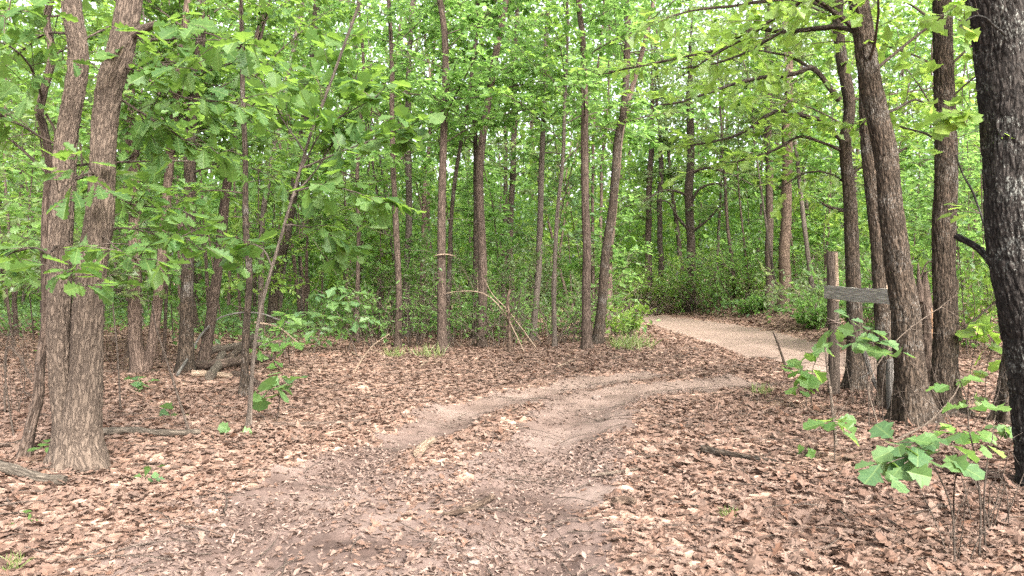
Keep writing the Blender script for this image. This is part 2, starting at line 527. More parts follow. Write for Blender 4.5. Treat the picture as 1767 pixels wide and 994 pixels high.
BARK = {
    'oak': bark_mat('grey_brown_oak_bark', (0.0340, 0.0250, 0.0198), (0.0700, 0.0528, 0.0405), (0.1040, 0.0797, 0.0621), (92, 92, 12.0), None, 0.6, 0.7),
    'dark': bark_mat('dark_oak_bark', (0.0058, 0.0046, 0.0031), (0.0251, 0.0183, 0.0133), (0.0822, 0.0603, 0.0440), (72, 72, 9), (0.1116, 0.1044, 0.0936), 0.55),
    'lichen': bark_mat('blackish_bark_with_lichen', (0.0045, 0.0038, 0.0035), (0.0135, 0.0112, 0.0100), (0.041, 0.035, 0.031), (54, 54, 10), (0.150, 0.155, 0.140), 0.555),
    'brown': bark_mat('brown_bark', (0.0173, 0.0115, 0.0086), (0.0475, 0.0338, 0.0259), (0.1008, 0.0742, 0.0583), (56, 56, 6), (0.1584, 0.1368, 0.1188), 0.62),
    'pale': bark_mat('pale_grey_bark', (0.0325, 0.0254, 0.0201), (0.0679, 0.0543, 0.0437), (0.1151, 0.0945, 0.0779), (60, 60, 7), None, 0.6, 0.6),
    'pink': bark_mat('pinkish_brown_bark', (0.0324, 0.0216, 0.0166), (0.0792, 0.0547, 0.0418), (0.1440, 0.1051, 0.0835), (60, 60, 6)),
    'red': bark_mat('reddish_pine_bark', (0.0245, 0.0144, 0.0103), (0.0673, 0.0446, 0.0323), (0.1224, 0.0900, 0.0661), (22, 22, 8)),
    'dead': bark_mat('bare_dead_wood', (0.1080, 0.0720, 0.0475), (0.1872, 0.1368, 0.0972), (0.2736, 0.2088, 0.1548), (60, 60, 3), None, 0.6, 0.5),
    'orange': bark_mat('bare_orange_wood', (0.0864, 0.0446, 0.0245), (0.1728, 0.0972, 0.0540), (0.2592, 0.1620, 0.0972), (60, 60, 4), None, 0.6, 0.7),
    'log': bark_mat('grey_log_bark', (0.0286, 0.0230, 0.0176), (0.0660, 0.0540, 0.0422), (0.1155, 0.0960, 0.0757), (50, 50, 6), None, 0.6, 0.7),
    'grey': bark_mat('weathered_grey_wood', (0.0432, 0.0389, 0.0346), (0.0900, 0.0821, 0.0734), (0.1548, 0.1440, 0.1296), (60, 60, 3), None, 0.6, 0.7),
    'board': bark_mat('weathered_board_grey', (0.1489, 0.1394, 0.1254), (0.2679, 0.2504, 0.2264), (0.4267, 0.3992, 0.3588), (60, 60, 2.5), None, 0.6, 0.6),
    'post': bark_mat('weathered_post_wood', (0.0234, 0.0179, 0.0140), (0.0608, 0.0468, 0.0367), (0.1053, 0.0827, 0.0663), (60, 60, 2.5), None, 0.6, 0.7),
    'twig': bark_mat('twig_bark', (0.0360, 0.0259, 0.0209), (0.0684, 0.0518, 0.0410), (0.1152, 0.0922, 0.0749), (60, 60, 20), None, 0.6, 0.5),
    'drytwig': bark_mat('dry_twig', (0.0720, 0.0526, 0.0382), (0.1296, 0.0972, 0.0756), (0.2088, 0.1692, 0.1332), (60, 60, 20), None, 0.6, 0.5),
}

def litter_floor_mat():
    m, nt, N, L, b = mat_new('leaf_litter_floor')
    geo = N.new('ShaderNodeNewGeometry').outputs['Position']
    vo = N.new('ShaderNodeTexVoronoi')
    vo.inputs['Scale'].default_value = 17
    vo.inputs['Randomness'].default_value = 1
    wv = noise_node(N, L, geo, 9, 3)
    vv = mix(N, L, 0.06, geo, wv.outputs['Color'])
    L.new(vv, vo.inputs['Vector'])
    sx = N.new('ShaderNodeSeparateColor')
    L.new(vo.outputs['Color'], sx.inputs[0])
    r = ramp(N, [(0.0, (0.0695, 0.0431, 0.0316)), (0.35, (0.1453, 0.0909, 0.0671)), (0.7, (0.2338, 0.1492, 0.1112)), (1.0, (0.3032, 0.2084, 0.1604))])
    L.new(sx.outputs[0], r.inputs[0])
    nz = noise_node(N, L, geo, 0.8, 4)
    c = mix(N, L, 0.45, r.outputs[0], nz.outputs['Fac'], 'OVERLAY')
    L.new(c, b.inputs['Base Color'])
    b.inputs['Roughness'].default_value = 0.9
    b.inputs['Specular IOR Level'].default_value = 0.15
    bump(N, L, vo.outputs['Distance'], 0.7, 0.03, b)
    return m

def dirt_mat():
    m, nt, N, L, b = mat_new('packed_dirt')
    geo = N.new('ShaderNodeNewGeometry').outputs['Position']
    n1 = noise_node(N, L, geo, 1.1, 5, 0.6)
    n2_ = noise_node(N, L, geo, 24, 5, 0.7)
    n3 = noise_node(N, L, geo, 90, 3, 0.7)
    r = ramp(N, [(0.36, (0.0556, 0.0378, 0.0312)), (0.5, (0.1074, 0.0763, 0.0645)), (0.64, (0.1482, 0.1111, 0.0948))])
    L.new(n1.outputs['Fac'], r.inputs[0])
    c = mix(N, L, 0.55, r.outputs[0], n2_.outputs['Fac'], 'OVERLAY')
    # the far lane is drier, sandier earth
    sx = N.new('ShaderNodeSeparateXYZ')
    L.new(geo, sx.inputs[0])
    mr = N.new('ShaderNodeMapRange')
    mr.inputs['From Min'].default_value, mr.inputs['From Max'].default_value = 7.0, 12.5
    L.new(sx.outputs[1], mr.inputs['Value'])
    sand = mix(N, L, n1.outputs['Fac'], (0.1347, 0.0955, 0.0752), (0.2020, 0.1501, 0.1232))
    c = mix(N, L, mr.outputs[0], c, sand)
    L.new(c, b.inputs['Base Color'])
    b.inputs['Roughness'].default_value = 0.95
    b.inputs['Specular IOR Level'].default_value = 0.1
    ad = N.new('ShaderNodeMath'); ad.operation = 'ADD'
    L.new(n2_.outputs['Fac'], ad.inputs[0]); L.new(n3.outputs['Fac'], ad.inputs[1])
    bump(N, L, ad.outputs[0], 0.35, 0.02, b)
    return m

def dead_leaf_mat(name, cols, tr=0.18):
    m, nt, N, L, b = mat_new(name)
    r = ramp(N, [(i / (len(cols) - 1), c) for i, c in enumerate(cols)])
    L.new(attr(N, 'rnd').outputs['Fac'], r.inputs[0])
    geo = N.new('ShaderNodeNewGeometry')
    nz = noise_node(N, L, geo.outputs['Position'], 45, 3)
    c = mix(N, L, 0.4, r.outputs[0], nz.outputs['Fac'], 'OVERLAY')
    pale = mix(N, L, geo.outputs['Backfacing'], c, mix(N, L, 0.08, c, (0.42, 0.34, 0.29)))
    L.new(pale, b.inputs['Base Color'])
    b.inputs['Roughness'].default_value = 0.8
    b.inputs['Specular IOR Level'].default_value = 0.12
    t = N.new('ShaderNodeBsdfTranslucent')
    L.new(c, t.inputs['Color'])
    mx = N.new('ShaderNodeMixShader')
    mx.inputs[0].default_value = tr
    L.new(b.outputs[0], mx.inputs[1]); L.new(t.outputs[0], mx.inputs[2])
    L.new(mx.outputs[0], N['Material Output'].inputs[0])
    return m

M_FLOOR = litter_floor_mat()
M_DIRT = dirt_mat()
M_DEAD = dead_leaf_mat('dead_oak_leaf', [(0.0582, 0.0360, 0.0269), (0.1217, 0.0771, 0.0579), (0.0952, 0.0574, 0.0416), (0.1446, 0.0951, 0.0725), (0.1270, 0.0822, 0.0627), (0.0741, 0.0454, 0.0334), (0.1641, 0.1131, 0.0880), (0.1217, 0.0659, 0.0432), (0.1076, 0.0694, 0.0529), (0.1517, 0.1028, 0.0799)])
M_BITS = dead_leaf_mat('leaf_crumbs', [(0.0481, 0.0311, 0.0244), (0.1147, 0.0784, 0.0629), (0.0740, 0.0488, 0.0385), (0.1554, 0.1110, 0.0918), (0.0925, 0.0607, 0.0488)], 0.05)
M_ROCK, _, _N, _L, _b = mat_new('pale_stone')
_n = noise_node(_N, _L, None, 18, 5)
_r = ramp(_N, [(0.3, (0.1054, 0.0744, 0.0620)), (0.7, (0.1674, 0.1302, 0.1085))])
_L.new(_n.outputs['Fac'], _r.inputs[0]); _L.new(_r.outputs[0], _b.inputs['Base Color']); _b.inputs['Roughness'].default_value = 0.9
M_GRASS = leaf_mat('grass_blade', [(0.08, 0.13, 0.035), (0.13, 0.17, 0.05), (0.19, 0.18, 0.08)], (0.25, 0.32, 0.08), 0.35)
M_WIRE, _, _, _, _b = mat_new('rusty_wire')
_b.inputs['Base Color'].default_value = (0.16, 0.12, 0.10, 1); _b.inputs['Roughness'].default_value = 0.7; _b.inputs['Metallic'].default_value = 0.5

# ------------------------------------------------------------------ ground
def polar(a0, a1, na, r0, r1, ratio, wrap_extra=None):
    ang = np.radians(np.linspace(a0, a1, na))
    if wrap_extra is not None:
        ang = np.concatenate([ang, np.radians(wrap_extra)])
    nr = int(math.log(r1 / r0) / math.log(ratio)) + 1
    rad = r0 * ratio ** np.arange(nr)
    A, R = np.meshgrid(ang, rad)
    return R * np.sin(A), R * np.cos(A)

def grid_faces(nr, na, closed):
    i = np.arange(nr - 1)[:, None]
    j = np.arange(na if closed else na - 1)[None, :]
    j2 = (j + 1) % na
    return np.stack([i * na + j, i * na + j2, (i + 1) * na + j2, (i + 1) * na + j], -1).reshape(-1, 4)[:, ::-1]

X, Y = polar(-44, 44, 440, 0.5, 420, 1.0085, np.linspace(50, 310, 60))
Z = height(X, Y)
MASK = track_mask(X, Y)
fl = MB()
Fg = grid_faces(X.shape[0], X.shape[1], True)
fl.add(np.stack([X, Y, Z], -1), Fg, smooth=True)
c_i = fl.n
fl.add(np.vstack([np.stack([X[0], Y[0], Z[0]], -1), [0, 0, float(height(0.0, 0.0))]]), np.stack([np.arange(X.shape[1]), (np.arange(X.shape[1]) + 1) % X.shape[1], np.full(X.shape[1], X.shape[1])], -1), smooth=True)
tag(fl.build('forest_floor', M_FLOOR), kind='structure')

tr = MB()
thr = 0.42 + 0.10 * n2(X, Y, 7.0, 2.2)
ok = (MASK > thr).ravel() & (np.hypot(X, Y).ravel() < 60) & (Y.ravel() > 0.3)
fs = Fg[ok[Fg].all(1)]
used, inv = np.unique(fs.ravel(), return_inverse=True)
P_ = np.stack([X, Y, Z + 0.004], -1).reshape(-1, 3)[used]
tr.add(P_, inv.reshape(-1, 4), smooth=True)
tag(tr.build('dirt_track', M_DIRT), kind='structure')

# ------------------------------------------------------------------ fallen leaves
def scatter(y0, y1, dens, half=0.74, pad=0.6):
    area = (y1 - y0) * (half * (y0 + y1) + 2 * pad)
    n = int(area * dens)
    y = np.sqrt(rng.uniform(y0 ** 2, y1 ** 2, n))
    x = rng.uniform(-1, 1, n) * (half * y + pad)
    return x, y

lit = MB()
for (y0, y1, dens, s0, s1, tm) in ((2.6, 5.6, 950, 0.03, 0.095, OAK), (5.6, 10.0, 750, 0.03, 0.092, OAK_MID), (10, 17, 380, 0.05, 0.12, OVAL), (17, 34, 110, 0.08, 0.19, KITE), (34, 60, 14, 0.3, 0.5, KITE)):
    x, y = scatter(y0, y1, dens)
    mk = track_mask(x, y)
    cover = np.clip(1.12 - 1.32 * mk, 0.03, 1) * np.where(y > 11, np.where(mk > 0.7, 0.12, 1), 1)
    cover *= 0.75 + 0.35 * n2(x, y, 0.9, 5.0, 2)
    k = rng.random(len(x)) < cover
    x, y, mk = x[k], y[k], mk[k]
    n = len(x)
    s = np.where((rng.random(n) < 0.25) & (y0 < 10), rng.uniform(0.08, 0.14, n), rng.uniform(s0, s1, n)) * (1 - 0.6 * mk)
    az = rng.uniform(0, 2 * PI, n)
    tl = 0.22 if y0 < 17 else 0.28
    ax = np.stack([np.cos(az), np.sin(az), rng.normal(0, tl * 0.8, n)], -1)
    up = np.stack([rng.normal(0, tl, n), rng.normal(0, tl, n), np.where(rng.random(n) < 0.35, -1.0, 1.0)], -1)
    z = height(x, y) + rng.uniform(0.004, 0.030, n) * (1 - 0.6 * mk)
    pos = np.stack([x, y, z], -1) - ax * s[:, None] * 0.5
    leaves(lit, pos, ax, up, s, tm, curl=0.22, crinkle=0.030, wr=(0.55, 1.15))
tag(lit.build('fallen_leaves', M_DEAD), kind='stuff')

bits = MB()
for (y0, y1, dens) in ((2.6, 7, 2600), (7, 12, 900), (12, 20, 90)):
    x, y = scatter(y0, y1, dens, 0.6, 0.2)
    mk = track_mask(x, y)
    k = rng.random(len(x)) < np.clip(mk * 2.6 - 0.2, 0, 1) * np.where(mk > 0.82, 0.28, 1.0) * np.clip(0.62 + 0.8 * n2(x, y, 1.7, 9.0, 3), 0.03, 1)
    x, y = x[k], y[k]
    n = len(x)
    s = rng.uniform(0.012, 0.055, n)
    az = rng.uniform(0, 2 * PI, n)
    ax = np.stack([np.cos(az), np.sin(az), rng.normal(0, 0.15, n)], -1)
    up = np.stack([rng.normal(0, 0.3, n), rng.normal(0, 0.3, n), np.ones(n)], -1)
    pos = np.stack([x, y, height(x, y) + 0.008], -1)
    leaves(bits, pos, ax, up, s, KITE, curl=0.5, crinkle=0.08, wr=(0.4, 1.1))
tag(bits.build('leaf_debris', M_BITS), kind='stuff')

tw = MB()
x, y = scatter(2.8, 15, 9)
n = len(x)
az = rng.uniform(0, 2 * PI, n)
ln = rng.uniform(0.08, 0.5, n) ** 1.0
S = np.stack([x, y, height(x, y) + 0.022], -1)
ex, ey = x + np.cos(az) * ln, y + np.sin(az) * ln
E = np.stack([ex, ey, height(ex, ey) + 0.026], -1)
tubes(tw, S, (S + E) / 2 + rng.normal(0, 0.018, (n, 3)) + np.array([0, 0, 0.012]), E, rng.uniform(0.002, 0.006, n), rng.uniform(0.001, 0.003, n), 5, 5)
TWIG_LITTER = tw

# ------------------------------------------------------------------ trees
def ztop(Y):
    return CAM_H + Y * HORIZON / FPX

LANDMARKS = []          # (px at mid height, depth, short description)

class Tree:
    def __init__(self, name, label, pix, w0, w1, bark='brown', leaf='fresh', H=11.0, dy=0.0, group=None, base=None, k=None, bark_amp=None, flare=0.5, short=None, cat='tree', bfreq=None, ws=None, roots=None):
        b = at(*pix[0]) if base is None else np.array(base, float)
        self.b, self.Y = b, b[1]
        d = b[1]
        pts = [b]
        for i, (px, py) in enumerate(pix[1:]):
            pts.append(on_plane(px, py, d + dy * (i + 1) / max(1, len(pix) - 1)))
        pts = np.array(pts)
        r_end = w1 * d / FPX / 2
        rr = list(np.interp(pts[:, 2], [pts[0, 2], pts[-1, 2]], [w0 * d / FPX / 2, r_end])) if ws is None else [w * d / FPX / 2 for w in ws]
        top = pts[-1]
        dirv = nrm(pts[-1] - pts[-2])
        if H > 0:
            while top[2] < b[2] + H:
                dirv = nrm(dirv * 0.9 + np.array([0, 0, 0.12]) + rng.normal(0, 0.07, 3))
                top = top + dirv * 0.9
                pts = np.vstack([pts, top])
                rr.append(max(0.012, r_end * (1 - (top[2] - pts[len(pix) - 1, 2]) / max(0.5, (b[2] + H - pts[len(pix) - 1, 2])) * 0.85)))
        near = d < 11.5
        step = 0.016 if d < 9 else 0.03 if near else 0.12
        P4 = catmull(np.hstack([pts, np.array(rr)[:, None]]), step)
        P, R = P4[:, :3], P4[:, 3]
        lift = np.linalg.norm(P - P[0], axis=1)
        wob = sstep(0.1, 1.0, lift)
        r0m = float(np.median(R))
        P = P + np.stack([noise3(np.stack([lift * 1.1, lift * 0 + b[0] * 7, lift * 0], -1)), noise3(np.stack([lift * 1.1, lift * 0 + b[0] * 7, lift * 0 + 9], -1)), lift * 0], -1) * (min(0.035, r0m * 0.35) * wob)[:, None]
        R = R * (1 + flare * np.exp(-np.maximum(lift, 0) / (1.6 * R[0] + 0.02)))
        nlow = max(2, int(0.15 / step))
        low = P[0] + (P[0] - P[min(8, len(P) - 1)]) * 0 - np.array([0, 0, 1.0]) * np.linspace(0.15, 0.15 / nlow, nlow)[:, None]
        P = np.vstack([low, P])
        R = np.concatenate([np.full(nlow, R[0] * 1.02), R])
        self.P, self.R = P, R
        self.kseg = k or (168 if d < 7 else 110 if d < 9 else 72 if d < 9.5 else 40 if near else 10)
        self.bark_amp = bark_amp if bark_amp is not None else (min(0.014, R.mean() * 0.13) if near else 0.0)
        self.bfreq = bfreq or (34.0, 6.5)
        self.bark, self.leaf, self.H, self.d = bark, leaf, H, d
        self.root = empty(name, tuple(b), label, cat, group)
        self.trunk, self.crown = MB(), MB()
        tube(self.trunk, P, R, self.kseg, 0, self.bark_amp, self.bfreq, seed=float(b[0] * 3.7 + b[1]), lobes=0.08, roots=(0.55 if near else 0.25) if roots is None else roots)
        self.has_crown = False
        if short:
            mid = pix[len(pix) // 2]
            LANDMARKS.append((mid[0], d, short))

    def stem(self, pix, w0, w1, H=0, dy=0.0, bark=None, name='stem', ws=None):
        """a second stem from the same foot, a mesh of its own"""
        t = MB()
        d = self.Y
        pts = np.array([on_plane(px, py, d + dy * i / (len(pix) - 1)) for i, (px, py) in enumerate(pix)])
        rr = list((np.linspace(w0, w1, len(pix)) if ws is None else np.array(ws, float)) * d / FPX / 2)
        top, dirv = pts[-1], nrm(pts[-1] - pts[-2])
        r_end = rr[-1]
        z1 = top[2]
        while H and top[2] < self.b[2] + H:
            dirv = nrm(dirv * 0.9 + np.array([0, 0, 0.12]) + rng.normal(0, 0.07, 3))
            top = top + dirv * 0.9
            pts = np.vstack([pts, top])
            rr.append(max(0.012, r_end * (1 - (top[2] - z1) / (self.b[2] + H - z1) * 0.85)))
        step = 0.016 if d < 9 else 0.03
        P4 = catmull(np.hstack([pts, np.array(rr)[:, None]]), step)
        tube(t, P4[:, :3], P4[:, 3], self.kseg, 0, self.bark_amp, self.bfreq, seed=float(pts[0][0] * 5.1), lobes=0.10)
        t.build(name, BARK[bark or self.bark], self.root, self.b)
        return P4[:, :3], P4[:, 3]

    def bough(self, pts, r0, r1, twigs=10, tl=0.5, lsize=0.13, per=7, tmpl=None, leaf_from=0.35, name='limb', k=8, bare=False, droop=0.35, sub=True):
        """a limb the photograph shows, its own mesh; its twigs and leaves join the crown"""
        t = MB()
        P = catmull(pts, 0.06)
        P = P + np.cumsum(rng.normal(0, 0.004, P.shape), 0) * 0.6
        R = np.linspace(r0, r1, len(P)) * (1 + 0.10 * np.sin(np.arange(len(P)) * 0.9))
        tube(t, P, R, k, 0, seed=float(P[0][0]))
        t.build(name, BARK[self.bark if not bare else 'twig'], self.root, self.b)
        if twigs:
            self._twigs(P, twigs, tl, lsize, per, tmpl or (OAK if self.d < 9 else OAK_MID), leaf_from, droop)
        return P

    def _twigs(self, P, n, tl, lsize, per, tmpl, t0=0.3, droop=0.35):
        i = (rng.uniform(t0, 1.0, n) * (len(P) - 1)).astype(int)
        i[0] = len(P) - 1
        T = nrm(np.gradient(P, axis=0))[i]
        a = nrm(T * 0.7 + rng.normal(0, 0.7, (n, 3)) * np.array([1, 1, 0.55]) + np.array([0, 0, 0.1]))
        L = tl * rng.uniform(0.5, 1.25, n)[:, None]
        S = P[i]
        E = S + a * L
        M = (S + E) / 2 + np.array([0, 0, 0.08]) * L
        self._leafy(S, M, E, 0.0045, per, lsize, tmpl, droop)

    def _leafy(self, S, M, E, r, per, lsize, tmpl, droop=0.35, wood=True):
        n = len(S)
        if wood:
            tubes(self.crown, S, M, E, np.full(n, r), np.full(n, r * 0.35), 4, 3, 1)
        idx = np.repeat(np.arange(n), per)
        t = rng.uniform(0.25, 1.0, n * per)
        t[::per] = 1.0
        t = t[:, None]
        pos = (1 - t) ** 2 * S[idx] + 2 * t * (1 - t) * M[idx] + t ** 2 * E[idx]
        out = nrm(E - S)[idx]
        a, u = leaf_dirs(out, len(pos), droop, 0.75, 0.42)
        s = lsize * rng.uniform(0.6, 1.25, len(pos))
        pos = pos + a * s[:, None] * 0.15
        leaves(self.crown, pos, a, u, s, tmpl)
        self.has_crown = True

    def grow(self, hc, nb, L, tw=9, per=7, lsize=0.13, tmpl=None, el=(0.0, 0.75), top_keep=0.12, P=None, R=None, bias=None, tl=0.45, inside=1.0):
        """branches, twigs and leaves all the way up from height hc"""
        P = self.P if P is None else P
        R = self.R if R is None else R
        if tmpl is None:
            tmpl = OAK if self.d < 8 else OAK if self.d < 11 else OAK_MID if self.d < 17 else OVAL if self.d < 22 else KITE
        zmin, zmax = self.b[2] + hc, P[-1, 2]
        hz = rng.uniform(zmin, zmax, nb)
        lim = ztop(self.d) + 1.0
        hz = hz[(hz < lim) | (rng.random(nb) < top_keep)]
        n = len(hz)
        if n == 0:
            return
        i = np.searchsorted(P[:, 2], hz).clip(0, len(P) - 1)
        S = P[i]
        az = rng.uniform(0, 2 * PI, n)
        if bias is not None:
            k = rng.random(n) < 0.6
            az = np.where(k, bias + rng.normal(0, 0.7, n), az)
        e = rng.uniform(el[0], el[1], n)
        rel = (hz - zmin) / max(0.1, zmax - zmin)
        ln = L * (1 - 0.55 * rel) * rng.uniform(0.55, 1.15, n)
        d = np.stack([np.cos(az) * np.cos(e), np.sin(az) * np.cos(e), np.sin(e)], -1)
        E = S + d * ln[:, None]
        M = (S + E) / 2 + np.array([0, 0, 0.10]) * ln[:, None] + rng.normal(0, 0.07, (n, 3)) * ln[:, None]
        br = np.minimum(R[i] * 0.4, 0.005 + 0.0055 * ln)
        tubes(self.trunk, S, M, E, br, np.full(n, 0.004), 6, 5 if self.d < 12 else 4, 1)
        nt = np.maximum(2, (ln * tw).astype(int))
        bi = np.repeat(np.arange(n), nt)
        t = rng.uniform(0.22, 1.0, len(bi))[:, None]
        TS = (1 - t) ** 2 * S[bi] + 2 * t * (1 - t) * M[bi] + t ** 2 * E[bi]
        a = nrm(d[bi] * 0.6 + rng.normal(0, 0.75, (len(bi), 3)) * np.array([1, 1, 0.32]))
        TE = TS + a * (tl * rng.uniform(0.4, 1.2, len(bi)))[:, None]
        TM = (TS + TE) / 2 + np.array([0, 0, 0.04])
        self._leafy(TS, TM, TE, 0.0035, per, lsize, tmpl, wood=self.d < 22)

    def twiggy(self, z0, z1, n, L=0.6, r=0.006, el=(-0.3, 0.5)):
        """short dead side twigs on the bole"""
        hz = rng.uniform(self.b[2] + z0, self.b[2] + z1, n)
        i = np.searchsorted(self.P[:, 2], hz).clip(0, len(self.P) - 1)
        az = rng.uniform(0, 2 * PI, n)
        e = rng.uniform(el[0], el[1], n)
        ln = L * rng.uniform(0.3, 1.2, n)[:, None]
        d = np.stack([np.cos(az) * np.cos(e), np.sin(az) * np.cos(e), np.sin(e)], -1)
        S = self.P[i]
        E = S + d * ln
        tubes(self.trunk, S, (S + E) / 2 + rng.normal(0, 0.08, (n, 3)) * ln, E, np.full(n, r), np.full(n, 0.002), 5, 4, 1)
        k = 2
        bi = np.repeat(np.arange(n), k)
        t = rng.uniform(0.4, 0.9, len(bi))[:, None]
        TS = S[bi] + (E - S)[bi] * t
        TE = TS + nrm(d[bi] + rng.normal(0, 0.7, (len(bi), 3))) * ln[bi] * 0.5
        tubes(self.trunk, TS, (TS + TE) / 2, TE, np.full(len(bi), r * 0.5), np.full(len(bi), 0.0015), 3, 3, 1)

    def patch(self, ang, half, z0, z1, ragged, mat='dead'):
        """bark gone from one side of the bole between two heights"""
        self.bare = mat
        k, n = self.kseg, len(self.P)
        th = (np.arange(k) + 0.5) * 360.0 / k
        da = np.abs((th - ang + 180) % 360 - 180)[None, :]
        zz = (self.P[:-1, 2] + self.P[1:, 2])[:, None] / 2 - self.b[2]
        TH, ZZ = np.broadcast_arrays(th[None, :], zz)
        w = noise3(np.stack([TH * 0.12, ZZ * 2.2, 0 * ZZ + self.b[0]], -1))
        lim = half * np.clip(np.minimum((zz - z0), (z1 - zz)) / (ragged * 2), 0, 1) ** 0.6
        hit = (da + 0 * zz) < lim * (1 + 0.6 * w)
        m = self.trunk.mat[0].copy()
        m[hit.ravel()] = 2
        self.trunk.mat[0] = m

    def finish(self):
        self.trunk.build('trunk', [BARK[self.bark], BARK['twig'], BARK[getattr(self, 'bare', 'dead')]], self.root, self.b)
        if self.has_crown:
            self.crown.build('crown', [LEAF[self.leaf], BARK['twig']], self.root, self.b)
        return self.root

def L3(px, py, Y):
    return on_plane(px, py, Y)

# ---- the twin-stemmed oak at the left
A = Tree('oak_tree', 'big grey-brown oak with two stems rising from one mossy foot', [(128, 806), (118, 740), (105, 660), (101, 580), (102, 500), (104, 420), (108, 350), (113, 260), (122, 195), (134, 100), (122, 0)], 54, 31, 'oak', 'oak', 11, flare=0.42, short='the big twin-stemmed oak', bark_amp=0.0095, bfreq=(70, 8), ws=[58, 42, 36, 37, 38, 36, 35, 34, 31, 31, 30])
P2, R2 = A.stem([(140, 818), (137, 751), (146, 669), (150, 560), (160, 450), (171, 385), (177, 300), (181, 220), (190, 150), (208, 85), (225, 0)], 76, 37, 11, dy=-0.10, ws=[98, 68, 52, 48, 44, 43, 40, 41, 39, 40, 36])
A.bough([L3(222, 62, A.Y - .1), L3(246, 52, A.Y - .15), L3(268, 41, A.Y - .2)], 0.035, 0.022, 0, name='broken_limb', k=12)
for pts, n in (([(230, 120), (280, 150), (330, 170), (400, 175)], 14), ([(165, 330), (190, 330), (225, 350), (300, 360)], 10), ([(100, 250), (60, 230), (30, 210), (0, 200)], 14), ([(105, 330), (130, 310), (160, 300), (185, 310)], 7),
               ([(190, 160), (250, 200), (300, 230), (340, 260)], 14), ([(125, 60), (80, 60), (40, 90), (5, 110)], 14), ([(160, 420), (200, 395), (260, 400), (320, 410)], 9), ([(100, 450), (60, 430), (20, 440), (-10, 460)], 9), ([(215, 60), (280, 70), (350, 60), (420, 90)], 14)):
    dz = rng.uniform(-0.9, 0.9)
    A.bough([L3(x, y, A.Y + dz * i / 3) for i, (x, y) in enumerate(pts)], 0.010, 0.004, n, tl=0.28, lsize=0.15, per=5, tmpl=OAK, leaf_from=0.25, name='branch', k=6, droop=0.45)
for pts, n in (([(178, 300), (150, 300), (125, 310), (100, 330)], 5), ([(198, 110), (240, 120), (290, 105), (340, 120)], 11),
               ([(104, 420), (85, 440), (110, 470), (140, 490)], 6), ([(165, 400), (190, 420), (215, 440), (250, 450)], 8), ([(120, 20), (90, 30), (50, 20), (10, 30)], 11)):
    dz = rng.uniform(-0.9, -0.35)
    A.bough([L3(x, y, A.Y + dz * i / 3) for i, (x, y) in enumerate(pts)], 0.008, 0.003, n, tl=0.24, lsize=0.145, per=5, tmpl=OAK, leaf_from=0.3, name='branch', k=6, droop=0.45)
A.grow(3.3, 34, 2.2, tw=6, per=6, lsize=0.125, tmpl=OAK_MID, el=(-0.1, 0.5), top_keep=0.2)
A.grow(3.3, 24, 2.0, tw=6, per=6, lsize=0.125, tmpl=OAK_MID, P=P2, R=R2, top_keep=0.2)
A.finish()

# ---- the crooked dark stem beside it
B = Tree('crooked_tree', 'thin dark crooked trunk hugging the left side of the twin oak', [(41, 790), (53, 735), (66, 685), (68, 630), (78, 550), (79, 448), (82, 360), (86, 280), (75, 217), (68, 195), (76, 155), (90, 95), (81, 36), (88, 0)], 17, 12, 'brown', 'oak', 7, short='the crooked dark stem', flare=0.3)
B.bough([L3(84, 300, B.Y), L3(95, 270, B.Y - .05), L3(97, 230, B.Y - .1), L3(80, 195, B.Y - .05)], 0.012, 0.009, 0, name='limb')
B.grow(2.0, 16, 1.6, tw=6, per=6, lsize=0.12, tmpl=OAK)
B.finish()

def pole(name, label, pix, w0, w1, bark, leaf, short, hc=2.7, nb=32, L=1.9, H=11, tw=11, per=7, lsize=0.145, twig=8, tmpl=None, dy=0.0, flare=0.35, el=(-0.05, 0.75), fin=True, **kw):
    t = Tree(name, label, pix, w0, w1, bark, leaf, H, dy=dy, short=short, flare=flare, **kw)
    if nb:
        t.grow(hc, nb, L, tw, per, lsize, tmpl, el)
    if twig:
        t.twiggy(0.8, 4.0, twig)
    if fin:
        t.finish()
    return t

Cc = pole('oak_tree', 'pinkish brown tree forked into a V low down behind the twin oak', [(243, 645), (236, 600), (233, 560), (234, 450), (231, 300), (226, 235), (222, 150), (214, 40)], 24, 16, 'pink', 'oak', 'the V-forked pinkish trunk', fin=False, hc=2.4)
Pc, Rc = Cc.stem([(252, 640), (262, 600), (270, 540), (279, 450), (290, 317), (298, 226), (316, 80), (323, 14)], 19, 13, 11)
Cc.grow(3.0, 18, 1.6, P=Pc, R=Rc)
Cc.finish()
Dd = pole('oak_tree', 'dark upright trunk beside the brush pile', [(321, 642), (322, 560), (324, 450), (327, 340), (328, 240), (341, 118), (350, 20)], 24, 15, 'dark', 'oak', 'the dark trunk by the brush pile', fin=False)
for pts, n in (([(330, 300), (380, 280), (430, 290), (480, 310)], 16), ([(332, 250), (290, 240), (250, 260), (215, 280)], 16), ([(340, 200), (400, 190), (450, 220), (500, 240)], 18), ([(335, 220), (290, 180), (260, 150), (240, 140)], 14), ([(326, 400), (370, 420), (410, 440), (450, 450)], 10), ([(325, 430), (280, 440), (240, 470), (200, 480)], 10), ([(340, 130), (390, 110), (430, 100), (480, 110)], 16), ([(328, 350), (290, 330), (250, 330), (210, 345)], 12)):
    dz = rng.uniform(-2.5, 0.8)
    Dd.bough([L3(x, y, Dd.Y + dz * i / 3) for i, (x, y) in enumerate(pts)], 0.012, 0.005, n, tl=0.4, lsize=0.18, per=5, tmpl=OAK, leaf_from=0.2, name='branch', k=6, droop=0.4)
Dd.finish()
